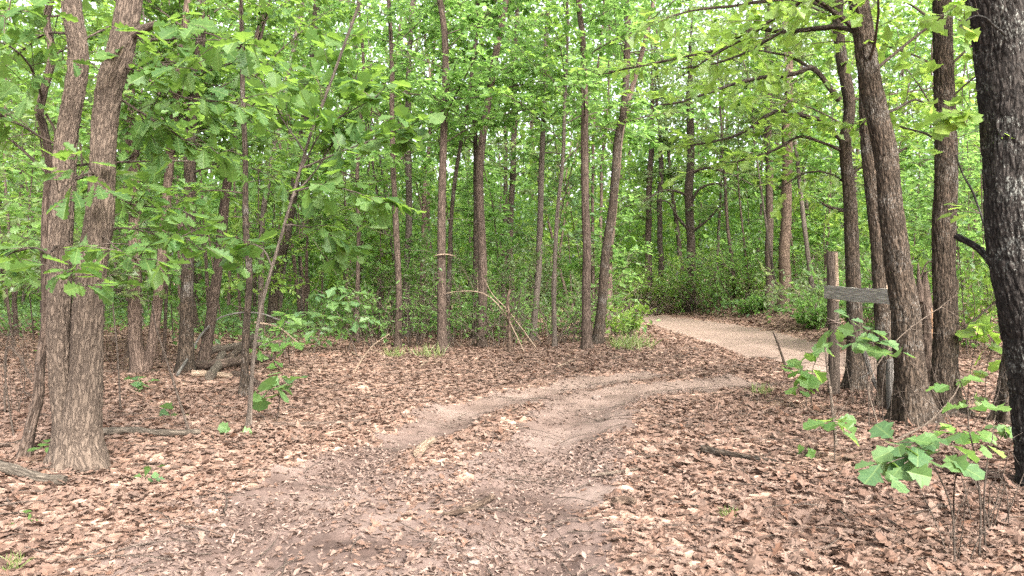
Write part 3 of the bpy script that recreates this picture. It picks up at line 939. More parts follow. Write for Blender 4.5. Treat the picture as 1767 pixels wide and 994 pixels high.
pole('oak_tree', 'brown trunk leaning right above the brush pile', [(352, 628), (362, 560), (376, 450), (384, 380), (402, 254), (428, 145), (446, 60), (460, 0)], 19, 12, 'brown', 'oak', 'the leaning trunk over the brush pile')
pole('young_tree', 'thin dark stem standing in the litter right of the brush pile', [(421, 684), (424, 587), (430, 480), (424, 390), (423, 263), (420, 170)], 13, 8, 'dark', 'deep', 'the thin dark stem', hc=2.2, nb=20, H=7, L=1.2, tmpl=OAK_MID, lsize=0.14)
F2 = pole('oak_sapling', 'pale slender sapling leaning right under a big cascade of lobed leaves', [(429, 740), (438, 614), (451, 532), (474, 445), (503, 344), (534, 236), (560, 170)], 7, 4, 'pale', 'oak', 'the pale leaning sapling', hc=9, nb=0, H=3.4, twig=0, fin=False)
for pts, ntw in (([(503, 344), (560, 270), (600, 190), (620, 120)], 20), ([(520, 290), (590, 260), (650, 240), (705, 225)], 20), ([(510, 330), (560, 320), (610, 330), (660, 350)], 14), ([(534, 236), (560, 170), (575, 120), (590, 90)], 16), ([(490, 390), (520, 390), (560, 400), (590, 420)], 9), ([(525, 260), (490, 210), (470, 170), (450, 140)], 14), ([(470, 460), (455, 430), (430, 420), (420, 440)], 7), ([(515, 300), (560, 220), (640, 170), (660, 150)], 18)):
    dz = rng.uniform(-0.5, 0.6)
    F2.bough([L3(x, y, F2.Y + dz * i / 3) for i, (x, y) in enumerate(pts)], 0.009, 0.004, int(ntw * 0.85), tl=0.26, lsize=0.165, per=5, tmpl=OAK_BROAD, leaf_from=0.2, name='branch', k=6, droop=0.55)
F2.finish()
pole('young_tree', 'long grey stem leaning right across the left woods', [(449, 592), (450, 500), (454, 376), (466, 294), (478, 226), (489, 168), (503, 100), (521, 18)], 10, 8, 'pale', 'fresh', 'the long leaning grey stem', hc=3.6)
pole('oak_tree', 'dark trunk leaning right behind the pale slender sapling', [(468, 578), (478, 477), (489, 426), (498, 385), (513, 290), (525, 220), (538, 110), (545, 20)], 19, 11, 'dark', 'fresh', 'the dark leaning trunk')
pole('young_tree', 'thin grey stem behind the leafy shrub in the clearing edge', [(616, 592), (617, 500), (619, 400), (617, 310), (622, 200)], 8, 6, 'brown', 'deep', 'the thin grey stem', hc=2.5)
pole('young_tree', 'slim brown trunk left of the twig thicket', [(686, 600), (688, 526), (686, 438), (681, 350), (677, 181), (672, 20)], 12, 7, 'brown', 'fresh', 'the slim trunk left of the thicket', hc=3.4)
pole('young_tree', 'pale grey trunk catching light high behind the twig thicket', [(702, 585), (702, 470), (705, 350), (703, 200), (708, 60), (712, 0)], 13, 9, 'pale', 'fresh', 'the pale trunk behind the thicket', hc=5)
KT = pole('oak_tree', 'straight reddish brown trunk at the litter edge with splintered wood stuck on it', [(763, 608), (762, 490), (762, 400), (766, 226), (769, 90), (760, 14)], 17, 11, 'brown', 'fresh', 'the splintered trunk', hc=3.6, fin=False)
sl = MB()
p = on_plane(766, 441, KT.Y - 0.11)
q = rng.normal(0, 1, 3)
pq = catmull([p + [-0.20, 0.0, -0.012], p + [-0.08, -0.01, 0.014], p + [0.06, -0.015, 0.020], p + [0.15, 0.0, 0.004], p + [0.21, 0.01, -0.014]], 0.02)
tube(sl, pq, 0.013 * np.sin(np.linspace(0.12, PI - 0.35, len(pq))) * (1 + 0.35 * noise3(pq * 25)) + 0.002, 6)
sl.build('splinter', BARK['dead'], KT.root, KT.b)
KT.finish()
pole('young_tree', 'thin dark stem just behind the splintered reddish trunk', [(773, 592), (774, 508), (778, 400), (786, 308), (803, 200), (815, 118), (823, 20)], 8, 6, 'dark', 'fresh', 'the thin stem behind the splintered trunk', hc=4)
pole('oak_tree', 'spotted brown trunk curving right near the middle of the woods', [(832, 600), (833, 508), (831, 420), (827, 340), (829, 272), (841, 181), (857, 81), (872, 0)], 17, 11, 'brown', 'fresh', 'the spotted curving trunk', hc=4)
pole('young_tree', 'short dark trunk close behind the spotted curving trunk', [(819, 585), (819, 520), (821, 440), (822, 300)], 12, 9, 'dark', 'deep', 'the short dark trunk', hc=4)
pole('oak_tree', 'dark bushy trunk deep in the middle woods', [(885, 560), (881, 430), (884, 330), (888, 220), (890, 60)], 12, 9, 'dark', 'olive', 'the dark bushy trunk', hc=3, twig=20)
pole('young_tree', 'grey trunk leaning slightly right past the twig thicket', [(919, 588), (928, 480), (931, 385), (937, 226), (941, 120), (944, 30)], 12, 8, 'pale', 'fresh', 'the grey trunk right of the thicket', hc=3.6)
pole('young_tree', 'thin grey stem between two straighter trunks right of the thicket', [(957, 600), (957, 480), (961, 385), (971, 272), (975, 180), (980, 60)], 8, 5, 'pale', 'deep', 'the thin grey stem right of the thicket', hc=3.2)
pole('oak_tree', 'straight speckled trunk at the litter edge before the lane', [(1012, 603), (1012, 490), (1011, 350), (1009, 170), (1006, 72), (1000, 0)], 17, 10, 'brown', 'fresh', 'the straight speckled trunk', hc=4)
pole('young_tree', 'slim trunk hidden close behind the straight speckled trunk', [(1023, 578), (1023, 480), (1022, 350), (1026, 200)], 7, 5, 'brown', 'fresh', 'the slim hidden trunk', hc=4, nb=14)
pole('oak_tree', 'dark trunk leaning right where the lane bends away', [(1032, 594), (1041, 490), (1048, 420), (1058, 350), (1067, 237), (1077, 181), (1084, 60)], 18, 11, 'dark', 'fresh', 'the dark trunk at the lane bend', hc=4)
pole('oak_tree', 'brown trunk right behind the dark leaning trunk at the bend', [(1046, 580), (1049, 510), (1053, 430), (1060, 350), (1070, 250)], 13, 11, 'pink', 'fresh', 'the brown trunk at the bend', hc=4, nb=16)
# ---- across the lane
pole('oak_tree', 'grey trunk behind the bushes left of the lane bend', [(1119, 535), (1119, 440), (1119, 360), (1124, 250)], 13, 9, 'brown', 'olive', 'the grey trunk beyond the bend', hc=4)
pole('cedar_tree', 'blackish trunk with crooked bare boughs behind the lane bend', [(1140, 532), (1140, 430), (1138, 360), (1140, 280)], 11, 8, 'dark', 'olive', 'the blackish trunk beyond the bend', hc=3, twig=26)
TT = pole('cedar_tree', 'dark twisted trunk with drooping boughs across the lane', nb=14, pix=[(1193, 535), (1193, 440), (1190, 360), (1188, 330), (1192, 262), (1190, 180)], w0=17, w1=12, bark='dark', leaf='olive', short='the dark twisted trunk across the lane', hc=5, twig=30, fin=False)
for pts in ([(1192, 400), (1215, 385), (1240, 360), (1255, 345)], [(1190, 340), (1165, 330), (1140, 332), (1110, 350)], [(1190, 400), (1170, 375), (1155, 350), (1140, 345)], [(1192, 300), (1220, 290), (1260, 300), (1300, 320)], [(1191, 360), (1205, 330), (1235, 318), (1270, 330)]):
    TT.bough([L3(x, y, TT.Y - 0.3 * i) for i, (x, y) in enumerate(pts)], 0.06, 0.02, 7, tl=0.7, lsize=0.16, per=4, tmpl=KITE)
TT.finish()
pole('young_tree', 'thin leaning stem in the shrubs across the lane', [(1266, 525), (1266, 480), (1261, 440), (1255, 380), (1250, 300)], 6, 5, 'brown', 'olive', 'the thin leaning stem across the lane', hc=3)
pole('pine_tree', 'straight grey-brown trunk standing above the leafy bank', [(1327, 533), (1328, 440), (1328, 330), (1326, 260), (1325, 120)], 14, 11, 'brown', 'olive', 'the straight trunk on the bank', hc=5, twig=24)
pole('pine_tree', 'stout reddish trunk on the bank across the lane', [(1353, 535), (1355, 440), (1358, 340), (1358, 280), (1360, 120)], 20, 14, 'red', 'olive', 'the stout reddish trunk', hc=5, twig=24)

# ---- the group on the right
XT = Tree('oak_tree', 'dark slightly wavy trunk directly behind the fence post', [(1477, 672), (1475, 600), (1473, 520), (1471, 430), (1468, 362), (1458, 254), (1464, 180), (1450, 90), (1446, 0)], 26, 17, 'dark', 'yellow', 10, short='the wavy trunk behind the fence post')
Yx = XT.Y
for pts, r0, r1, tw, ex in (
    ([(1449, 173), (1417, 133), (1397, 117), (1372, 129), (1296, 139), (1232, 155), (1175, 175), (1135, 181)], 11, 3, 26, 0.0),
    ([(1397, 117), (1368, 100), (1335, 92), (1304, 86)], 6, 3, 10, 0.5),
    ([(1452, 241), (1417, 209), (1393, 201), (1336, 193), (1270, 232), (1190, 250)], 9, 3, 20, 0.4),
    ([(1460, 262), (1420, 245), (1380, 235), (1330, 260), (1270, 275), (1215, 285)], 6, 2.5, 15, -0.4),
    ([(1464, 300), (1490, 285), (1530, 270), (1565, 255)], 9, 4, 10, 0.5),
    ([(1466, 365), (1440, 360), (1420, 352)], 8, 4, 3, 0.2),
    ([(1466, 320), (1430, 300), (1390, 300), (1340, 330)], 4, 2, 10, 0.3)):
    XT.bough([L3(x, y, Yx + ex * i / 4) for i, (x, y) in enumerate(pts)], r0 * Yx / FPX / 2, r1 * Yx / FPX / 2, tw, tl=0.42, lsize=0.15, per=6, tmpl=OAK_MID, leaf_from=0.2)
XT.grow(2.8, 32, 1.8, tw=7, per=6, lsize=0.15, tmpl=OAK_MID)
XT.finish()

YT = Tree('oak_tree', 'dark trunk with a strip of bare pale wood, left of the leaning trunk', [(1536, 704), (1527, 600), (1519, 500), (1515, 430), (1506, 350), (1499, 285), (1494, 230), (1489, 130), (1480, 20)], 30, 17, 'dark', 'yellow', 9, short='the stripped trunk', flare=0.3)
YT.patch(62, 34, 0.95, 2.9, 0.16)
YT.twiggy(0.6, 1.4, 8, 0.5)
YT.grow(3.8, 10, 1.5, tw=6, per=6, lsize=0.14, tmpl=OAK_MID)
YT.finish()

ZT = Tree('oak_tree', 'tall dark trunk leaning left at the board end with long sweeping limbs', [(1576, 730), (1566, 609), (1559, 520), (1545, 400), (1539, 362), (1525, 272), (1506, 181), (1491, 68), (1481, 0)], 48, 31, 'dark', 'yellow', 11, short='the tall leaning trunk', bark_amp=0.010, bfreq=(56, 8))
Yz = ZT.Y
for pts, r0, r1, tw, ex in (
    ([(1480, 60), (1469, 52), (1433, 47), (1352, 54), (1304, 48), (1280, 58), (1232, 86), (1151, 103), (1083, 117), (1030, 129)], 11, 3, 30, 1.2),
    ([(1476, 45), (1450, 28), (1420, 10), (1385, 0), (1368, 18), (1328, 38), (1290, 66), (1245, 90), (1180, 130)], 8, 3, 20, 0.6),
    ([(1474, 48), (1440, 20), (1400, -5), (1330, 0), (1280, 8), (1191, 18), (1167, 26)], 9, 3, 18, -0.5),
    ([(1352, 54), (1300, 85), (1240, 108), (1180, 118)], 5, 2.5, 12, 0.9),
    ([(1510, 200), (1540, 190), (1580, 170), (1600, 180)], 6, 3, 9, 0.6)):
    ZT.bough([L3(x, y, Yz + ex * i / 6) for i, (x, y) in enumerate(pts)], r0 * Yz / FPX / 2, r1 * Yz / FPX / 2, tw, tl=0.42, lsize=0.14, per=6, tmpl=OAK_MID, leaf_from=0.15)
ZT.grow(3.0, 36, 2.0, tw=6, per=6, lsize=0.15, tmpl=OAK_MID, top_keep=0.2)
ZT.finish()

AT = Tree('oak_tree', 'straight dark trunk between the leaning trunk and the huge trunk', [(1631, 712), (1630, 650), (1629, 580), (1629, 449), (1631, 272), (1629, 136), (1624, 0)], 40, 30, 'dark', 'yellow', 11, short='the straight dark trunk on the right', bark_amp=0.010, bfreq=(56, 8))
AT.grow(2.8, 38, 1.9, tw=6, per=6, lsize=0.15, tmpl=OAK_MID, top_keep=0.2)
AT.finish()

BT = Tree('oak_tree', 'huge blackish lichen-spotted trunk at the right edge of the photo', [(1824, 850), (1810, 720), (1791, 580), (1764, 448), (1748, 272), (1730, 113), (1713, 0)], 100, 84, 'lichen', 'yellow', 11, short='the huge lichen-spotted trunk', bark_amp=0.013, bfreq=(46, 9), flare=0.12, ws=[108, 102, 98, 94, 92, 88, 84], roots=0.0)
Yb = BT.Y
BT.bough([L3(1740, 505, Yb + .05), L3(1718, 462, Yb + .2), L3(1690, 428, Yb + .3), L3(1668, 414, Yb + .35), L3(1652, 405, Yb + .4)], 0.032, 0.020, 0, name='broken_limb', k=14)
BT.bough([L3(1720, 452, Yb + .3), L3(1700, 400, Yb + .5), L3(1680, 340, Yb + .6), L3(1660, 300, Yb + .6), L3(1650, 270, Yb + .6)], 0.010, 0.006, 3, tl=0.2, lsize=0.12, per=3, name='branch')
BT.bough([L3(1735, 60, Yb - .2), L3(1700, 30, Yb - .4), L3(1675, 30, Yb - .5), L3(1655, 50, Yb - .6)], 0.008, 0.004, 4, tl=0.18, lsize=0.135, per=4, tmpl=OAK_BROAD, leaf_from=0.6, name='branch', droop=0.8)
BT.bough([L3(1740, 190, Yb - .1), L3(1715, 190, Yb), L3(1690, 200, Yb + .1), L3(1660, 200, Yb + .1)], 0.007, 0.004, 6, tl=0.16, lsize=0.145, per=4, tmpl=OAK_BROAD, leaf_from=0.4, name='branch', droop=0.8)
BT.grow(3.0, 30, 2.0, tw=6, per=6, lsize=0.15, tmpl=OAK_MID, top_keep=0.2)
BT.finish()
pole('oak_tree', 'dark trunk half hidden behind the huge lichen-spotted trunk', [(1741, 728), (1744, 660), (1748, 590), (1752, 450), (1756, 250), (1758, 60)], 34, 26, 'dark', 'yellow', 'the half hidden dark trunk', hc=3.4, twig=3)

# ---- broken snag with bare orange wood between the two dark trunks
sn = Tree('broken_snag', 'broken snag with torn orange wood between two dark trunks', [(1616, 660), (1606, 600), (1598, 545), (1593, 505), (1595, 470)], 40, 14, 'brown', 'yellow', 0, ws=[40, 27, 20, 17, 5], short='the broken snag', cat='dead trunk', flare=0.5, bark_amp=0.012)
sn.patch(20, 42, 0.25, 1.0, 0.25, 'orange')
sn.bough([L3(1590, 520, sn.Y - .02), L3(1586, 490, sn.Y - .02), L3(1585, 455, sn.Y)], 0.05, 0.012, 0, name='shard', k=12)
sn.bough([L3(1588, 480, sn.Y), L3(1600, 452, sn.Y), L3(1612, 455, sn.Y - .05)], 0.012, 0.008, 0, name='stub')
sn.twiggy(0.7, 1.5, 6, 0.4)
sn.finish()

tag(TWIG_LITTER.build('fallen_twigs', BARK['twig']), kind='stuff')

# ------------------------------------------------------------------ the old fence: post, board, stub, leaning rails
FP_B = at(1438, 682)
fd = FP_B[1]
fr = empty('fence_post', tuple(FP_B), 'weathered split fence post with a pale broken top beside the lane', 'fence post')
pm = MB()
ptop = on_plane(1437, 434, fd)
pz = np.linspace(0, 1, 60)
path = np.array([FP_B[0] + (ptop[0] - FP_B[0]) * 0, fd, 0]) + np.stack([(ptop[0] - FP_B[0]) * pz + 0.008 * np.sin(pz * 5), 0 * pz, FP_B[2] - 0.1 + (ptop[2] - FP_B[2] + 0.1) * pz], -1)
tube(pm, path, 0.074 - 0.012 * pz, 40, 0, 0.006, (45, 2.5), lobes=0.14, flatcap=True)
pm.build('post', BARK['post'], fr, FP_B)
sp = MB()
pp = np.array([on_plane(x, y, fd - 0.05) for x, y in ((1444, 520), (1443, 470), (1442, 436))])
tube(sp, catmull(pp, 0.03), np.linspace(0.030, 0.022, len(catmull(pp, 0.03))), 14, 0, 0.003, flatcap=True)
sp.build('split_sapwood', BARK['dead'], fr, FP_B)
wr = MB()
for zz, rr in ((0.0, 0.085), (0.03, 0.083), (-0.02, 0.088)):
    th = np.linspace(0, 2 * PI, 40)
    c = on_plane(1438, 555, fd)
    tube(wr, np.stack([c[0] + rr * np.cos(th), c[1] + rr * np.sin(th), c[2] + zz + 0.015 * np.sin(th * 2 + zz * 60)], -1), np.full(40, 0.004), 6)
wr.build('wire', M_WIRE, fr, FP_B)

def board(name, p0, p1, h, th, m, label, cat, n=40):
    """a sawn board with a little warp and chewed ends"""
    p0, p1 = np.array(p0, float), np.array(p1, float)
    o = (p0 + p1) / 2
    ax = nrm(p1 - p0)
    up = nrm(np.array([0, 0, 1.0]) - ax * ax[2])
    fw = np.cross(ax, up)
    mb = MB()
    L = np.linalg.norm(p1 - p0)
    prof = []
    for a, b_ in ((-1, -1), (-0.5, -1), (0, -1), (0.5, -1), (1, -1), (1, 1), (0.5, 1), (0, 1), (-0.5, 1), (-1, 1)):
        prof.append((a * h / 2, b_ * th / 2))
    prof = np.array(prof)
    V = []
    for i, t in enumerate(np.linspace(0, 1, n)):
        c = p0 + (p1 - p0) * t + fw * 0.012 * math.sin(t * 4) + up * 0.004 * math.sin(t * 9)
        e = prof * (1 + 0.02 * np.array([math.sin(t * 31), math.sin(t * 17)]))
        end = 0.0
        off = (rng.normal(0, 0.006, len(prof)) if i in (0, n - 1) else np.zeros(len(prof)))
        V.append(c + e[:, :1] * up + e[:, 1:] * fw + off[:, None] * ax)
    V = np.array(V)
    k = len(prof)
    i = np.arange(n - 1)[:, None] * k
    j = np.arange(k)[None, :]
    F = np.stack([i + j, i + (j + 1) % k, i + k + (j + 1) % k, i + k + j], -1).reshape(-1, 4)
    co = np.stack([np.tile(prof[:, 0], (n, 1)), np.tile(prof[:, 1], (n, 1)), np.tile(np.linspace(0, L, n)[:, None], (1, k))], -1).reshape(-1, 3)
    mb.add(V.reshape(-1, 3), F, 0, co=co)
    for e in (0, n - 1):
        mb.add(V[e], np.array([[0, 1, 2, 7], [7, 8, 9, 0], [2, 3, 4, 5], [5, 6, 7, 2]]) if e else np.array([[7, 2, 1, 0], [0, 9, 8, 7], [5, 4, 3, 2], [2, 7, 6, 5]]), 0, co=co.reshape(n, k, 3)[e])
    ob = mb.build(name, m, None, o)
    return tag(ob, label, cat)

bl, brr = on_plane(1424, 504, fd - 0.10), on_plane(1538, 513, ZT.Y + 0.16)
board('fence_board', bl, brr, 22 * fd / FPX * 0.97, 0.03, BARK['board'], 'grey weathered board fixed level between fence post and leaning dark tree', 'board')

def log(name, label, px, r0, r1, mat, cat='log', lift=0.6, bark=0.004, k=20, sink=None, zs=None, broken=None):
    """a branch or log lying on the ground along photograph pixels"""
    P = np.array([at(x, y) for x, y in px])
    rr = np.linspace(r0, r1, len(P))
    P[:, 2] += rr * lift + 0.016
    if zs is not None:
        P[:, 2] += np.array(zs)
    Q = catmull(P, max(0.015, r0 * 0.5))
    Q = Q + np.stack([noise3(Q * 5 + 1), noise3(Q * 5 + 7), noise3(Q * 5 + 13) * 0.5], -1) * r0 * 0.35
    mb = MB()
    tube(mb, Q, np.linspace(r0, r1, len(Q)) * (1 + 0.12 * noise3(Q * 9)), k, 0, bark, (40, 8), lobes=0.12, flatcap=True)
    o = P.mean(0)
    return tag(mb.build(name, BARK[mat], None, o), label, cat)

log('fallen_log', 'grey rough fallen log at the left edge below the twin oak', [(-30, 812), (20, 822), (70, 834), (112, 838)], 0.045, 0.032, 'log', bark=0.006)
log('fallen_branch', 'thin grey fallen branch running right from the twin oak foot', [(170, 752), (230, 750), (290, 754), (345, 752)], 0.034, 0.026, 'log', 'branch')
log('fallen_branch', 'thin fallen branch left of the twin oak foot', [(0, 775), (45, 768), (85, 754)], 0.022, 0.015, 'brown', 'branch')
log('fallen_branch', 'long straight branch in the litter below the lone leafy seedling', [(448, 738), (510, 738), (570, 735), (640, 731)], 0.026, 0.018, 'pink', 'branch')
log('fallen_branch', 'dark wet branch lying in the litter right of the track', [(1212, 782), (1250, 790), (1290, 797), (1338, 803)], 0.034, 0.018, 'dark', 'branch')
log('stick', 'reddish bent stick lying in the middle of the track', [(768, 897), (800, 888), (828, 878), (851, 866)], 0.016, 0.024, 'red', 'stick')
log('wood_chunk', 'short pale wood chunk lying in the left rut', [(722, 791), (730, 780), (746, 767)], 0.040, 0.032, 'dead', 'wood chunk')
log('stick', 'thin straw coloured stick right of the track middle', [(1020, 826), (1060, 820), (1110, 812)], 0.008, 0.005, 'drytwig', 'stick')
log('bark_piece', 'dark red curl of bark lying right of the right rut', [(1060, 876), (1080, 872), (1098, 876)], 0.03, 0.025, 'red', 'bark piece')
log('stick', 'short bleached stick at the litter edge under the thicket', [(726, 634), (740, 626), (768, 628)], 0.016, 0.010, 'dead', 'stick')
log('stick', 'bleached stick lying left of the thicket edge', [(598, 602), (610, 612), (625, 618)], 0.016, 0.012, 'dead', 'stick')
log('stick', 'curved bleached stick at the edge of the litter near the middle stumps', [(960, 636), (980, 628), (1000, 618)], 0.014, 0.01, 'dead', 'stick')
# brush pile
for px, r0, r1, m, zs, lab in (
    ([(342, 640), (385, 640), (430, 632), (470, 622)], 0.078, 0.058, 'brown', [0, .05, .05, 0], 'thick brown log at the bottom of the brush pile'),
    ([(360, 622), (400, 616), (440, 608), (490, 604)], 0.066, 0.055, 'log', [0.1, .12, .1, .05], 'grey log lying across the back of the brush pile'),
    ([(362, 656), (375, 645), (384, 630)], 0.066, 0.055, 'log', [0, .05, .12], 'short cut log end facing out of the brush pile'),
    ([(332, 650), (365, 652), (400, 654)], 0.05, 0.04, 'dead', [0, 0, 0], 'pale split log in front of the brush pile'),
    ([(395, 634), (420, 622), (448, 598)], 0.06, 0.04, 'dark', [0.08, .2, .3], 'dark branch propped up on the brush pile'),
    ([(402, 650), (425, 655), (445, 668)], 0.047, 0.039, 'brown', [0, 0, 0], 'brown log end right of the brush pile')):
    log('brush_log', lab, px, r0, r1, m, zs=zs, k=18)
log('dead_branch', 'bent bleached branch arching over the brush pile', [(306, 650), (330, 640), (350, 632), (385, 625), (440, 622), (500, 624)], 0.022, 0.010, 'grey', 'branch', zs=[0, .25, .5, .72, .78, .62])
log('dead_branch', 'bleached branch poking out right above the brush pile', [(440, 620), (480, 624), (520, 632)], 0.016, 0.010, 'dead', 'branch', zs=[.6, .55, .3])

def bare_stem(name, label, px, r0, r1, mat='twig', twigs=4, dd=0.0, cat='twig', base=None, tl=0.35):
    b = at(*px[0]) if base is None else base
    pts = np.array([b] + [on_plane(x, y, b[1] + dd * (i + 1)) for i, (x, y) in enumerate(px[1:])])
    P = catmull(pts, 0.04)
    mb = MB()
    tube(mb, P, np.linspace(r0, r1, len(P)), 8)
    if twigs:
        i = rng.integers(len(P) // 4, len(P), twigs)
        S = P[i]
        d = nrm(nrm(np.gradient(P, axis=0))[i] + rng.normal(0, 0.7, (twigs, 3)))
        ln = rng.uniform(0.3, 1.1, twigs)[:, None] * tl
        tubes(mb, S, S + d * ln * 0.5 + rng.normal(0, 0.02, (twigs, 3)), S + d * ln, np.full(twigs, max(0.002, r1 * 0.7)), np.full(twigs, 0.0012), 4, 4)
    return tag(mb.build(name, BARK[mat], None, b), label, cat)

bare_stem('bare_twig', 'thin curved bare stem leaning over the litter right of the twin oak', [(328, 750), (306, 680), (285, 614), (268, 560), (262, 520)], 0.013, 0.006)
bare_stem('bare_twig', 'thin wavy bare stem just right of the twin oak', [(208, 708), (203, 614), (196, 540), (192, 480)], 0.010, 0.006)
bare_stem('bare_twig', 'bare dead stem bent over at the far left edge', [(8, 715), (10, 640), (14, 600), (35, 618), (56, 660)], 0.009, 0.006)
bare_stem('bare_twig', 'tangled bare twig rising at the left photo edge', [(25, 760), (14, 690), (8, 620), (20, 560)], 0.008, 0.004, twigs=9)
bare_stem('dead_stick', 'dark bare stick standing askew in front of the sandy lane', [(1358, 640), (1346, 604), (1334, 573)], 0.022, 0.010, 'dark', 3)
bare_stem('bare_twig', 'pale bleached dead stem beside the fence post', [(1443, 772), (1436, 700), (1428, 640), (1424, 600)], 0.016, 0.008, 'drytwig', 5)
bare_stem('bare_twig', 'thin forked bare twig leaning against the tall leaning trunk', [(1515, 735), (1500, 660), (1545, 590), (1600, 545), (1625, 530)], 0.008, 0.004, 'drytwig', 7)
bare_stem('bare_twig', 'bare grey twig arching low before the straight dark trunk', [(1545, 760), (1600, 730), (1640, 690), (1655, 665)], 0.010, 0.005, 'drytwig', 4)
bare_stem('dead_branch', 'dark bent branch slanting up to the huge lichen trunk', [(1640, 612), (1655, 578), (1690, 545), (1728, 512)], 0.025, 0.018, 'dark', 3)
bare_stem('dead_branch', 'bleached forked branch hung across the thicket', [(905, 608), (870, 540), (835, 507), (790, 503), (750, 512)], 0.014, 0.008, 'dead', 5, tl=0.6)
bare_stem('dead_branch', 'bleached thin branch slanting down through the thicket', [(925, 600), (880, 540), (850, 508), (835, 480)], 0.014, 0.008, 'dead', 5, tl=0.6)
bare_stem('dead_branch', 'bleached stick leaning out of the thicket left side', [(612, 640), (640, 600), (672, 576)], 0.014, 0.008, 'dead', 2)
bare_stem('dead_stump', 'slim orange-brown dead stub standing right of the thicket', [(879, 607), (879, 560), (876, 520), (880, 500)], 0.038, 0.028, 'red', 8, tl=0.5)
bare_stem('dead_rail', 'grey broken rail leaning against the wavy trunk', [(1525, 690), (1505, 650), (1492, 610)], 0.03, 0.028, 'grey', 4)
bare_stem('wood_stub', 'pale mossy wood stub under the stripped trunk', [(1543, 712), (1540, 665), (1538, 622)], 0.075, 0.06, 'grey', 0, cat='stub')
bare_stem('dead_branch', 'thin bare dead branch hanging in at the top left', [(448, 592), (470, 70), (430, 40), (375, 0)], 0.02, 0.01, 'twig', 0, base=on_plane(474, 72, 9.0)) if False else None

# stone and chips
def stone(name, label, px, py, r, m, flat=0.7, cat='stone'):
    p = at(px, py)
    u, v = np.meshgrid(np.linspace(0, 2 * PI, 25)[:-1], np.linspace(0.001, PI - 0.001, 14))
    D = np.stack([np.cos(u) * np.sin(v), np.sin(u) * np.sin(v), np.cos(v)], -1)
    R = r * (1 + 0.35 * fbm(D * 1.7 + px, 3))
    V = D * R[..., None] * np.array([1, 0.85, flat]) + p + np.array([0, 0, r * flat * 0.45])
    mb = MB()
    F = grid_faces(14, 24, True)
    mb.add(V.reshape(-1, 3), F, smooth=True)
    return tag(mb.build(name, m, None, p), label, cat)
stone('stone', 'pale pink stone beside the right rut where the track bends', 1030, 689, 0.05, M_ROCK)
stone('wood_chip', 'flat whitish wood chip at the bottom middle of the track', 818, 972, 0.035, M_ROCK, 0.35, 'chip')
stone('wood_chip', 'flat bleached chip lying on the track right of the stick', 1028, 814, 0.03, M_ROCK, 0.3, 'chip')

# ------------------------------------------------------------------ seedlings with big lobed leaves
def seedling(label, stems, clusters, Y=None, leaf='blue', size=0.17, name='oak_seedling', tmpl=OAK_BROAD, r=0.006, cat='seedling', droop=0.15):
    """stems: pixel paths from the ground; clusters: (px, py, leaves, spread scale, depth offset)"""
    b = at(*stems[0][0])
    root = empty(name, tuple(b), label, cat)
    sm_, lf = MB(), MB()
    tips = []
    for pth in stems:
        g = at(*pth[0])
        pts = np.array([g] + [on_plane(x, y, b[1]) for x, y in pth[1:]])
        P = catmull(pts, 0.03)
        tube(sm_, P, np.linspace(r, r * 0.45, len(P)), 7)
        tips.append(P)
    allP = np.vstack(tips)
    for cx, cy_, n, sc, dz in clusters:
        c = on_plane(cx, cy_, b[1] + dz)
        i = np.argmin(np.linalg.norm(allP - c, axis=1) + np.maximum(0, allP[:, 2] - c[2]) * 1.0)
        S = allP[i][None]
        tubes(sm_, S, (S + c) / 2 + np.array([[0, 0, 0.02]]), c[None], np.array([r * 0.5]), np.array([r * 0.35]), 5, 5)
        az = np.arange(n) * 2.4 + rng.uniform(0, 6)
        a = np.stack([np.cos(az), np.sin(az), rng.normal(-0.05 - droop, 0.34, n)], -1)
        u = np.array([0, 0, 1.0]) + rng.normal(0, 0.42, (n, 3)) + np.array([0, -0.3, 0])
        s = size * sc * rng.uniform(0.65, 1.2, n)
        pos = c + rng.normal(0, 0.015, (n, 3)) + nrm(a) * 0.02
        leaves(lf, pos, a, u, s, tmpl, curl=0.22)
    sm_.build('stem', BARK['twig'], root, b)
    lf.build('crown', LEAF[leaf], root, b)
    return root

seedling('oak seedling with a wide tuft of big blue-green leaves in the right foreground', [[(1648, 978), (1642, 880), (1612, 805), (1585, 768)], [(1645, 900), (1648, 830), (1660, 800)]], [(1582, 772, 9, 1.15, 0), (1550, 765, 5, 0.95, -.1), (1622, 778, 6, 1.0, .05), (1530, 800, 4, 0.9, -.15), (1560, 800, 4, 0.8, -.15), (1600, 745, 3, 0.8, 0)], size=0.14)
seedling('yellow-green oak seedling with dark stems right of the big foreground tuft', [[(1690, 962), (1692, 880), (1685, 800), (1672, 740), (1668, 690), (1650, 640)], [(1700, 950), (1698, 860), (1705, 790), (1712, 760)]], [(1650, 660, 3, 0.9, 0), (1662, 700, 4, 0.8, 0), (1700, 765, 5, 1.05, 0), (1640, 745, 3, 0.9, .1), (1655, 735, 3, 0.8, 0), (1720, 700, 3, 0.9, .1)], leaf='fresh', size=0.115)
seedling('tall thin oak seedling spreading green leaves before the fence post', [[(1500, 742), (1498, 680), (1490, 620), (1475, 570), (1462, 545)], [(1525, 740), (1522, 680), (1530, 620)]], [(1465, 545, 4, 1.0, 0), (1440, 565, 4, 1.0, -.1), (1500, 570, 6, 1.1, 0), (1480, 585, 5, 0.9, -.1), (1548, 608, 4, 1.2, -.1), (1432, 590, 3, 0.9, 0), (1510, 590, 3, 1, -.1)], size=0.17)
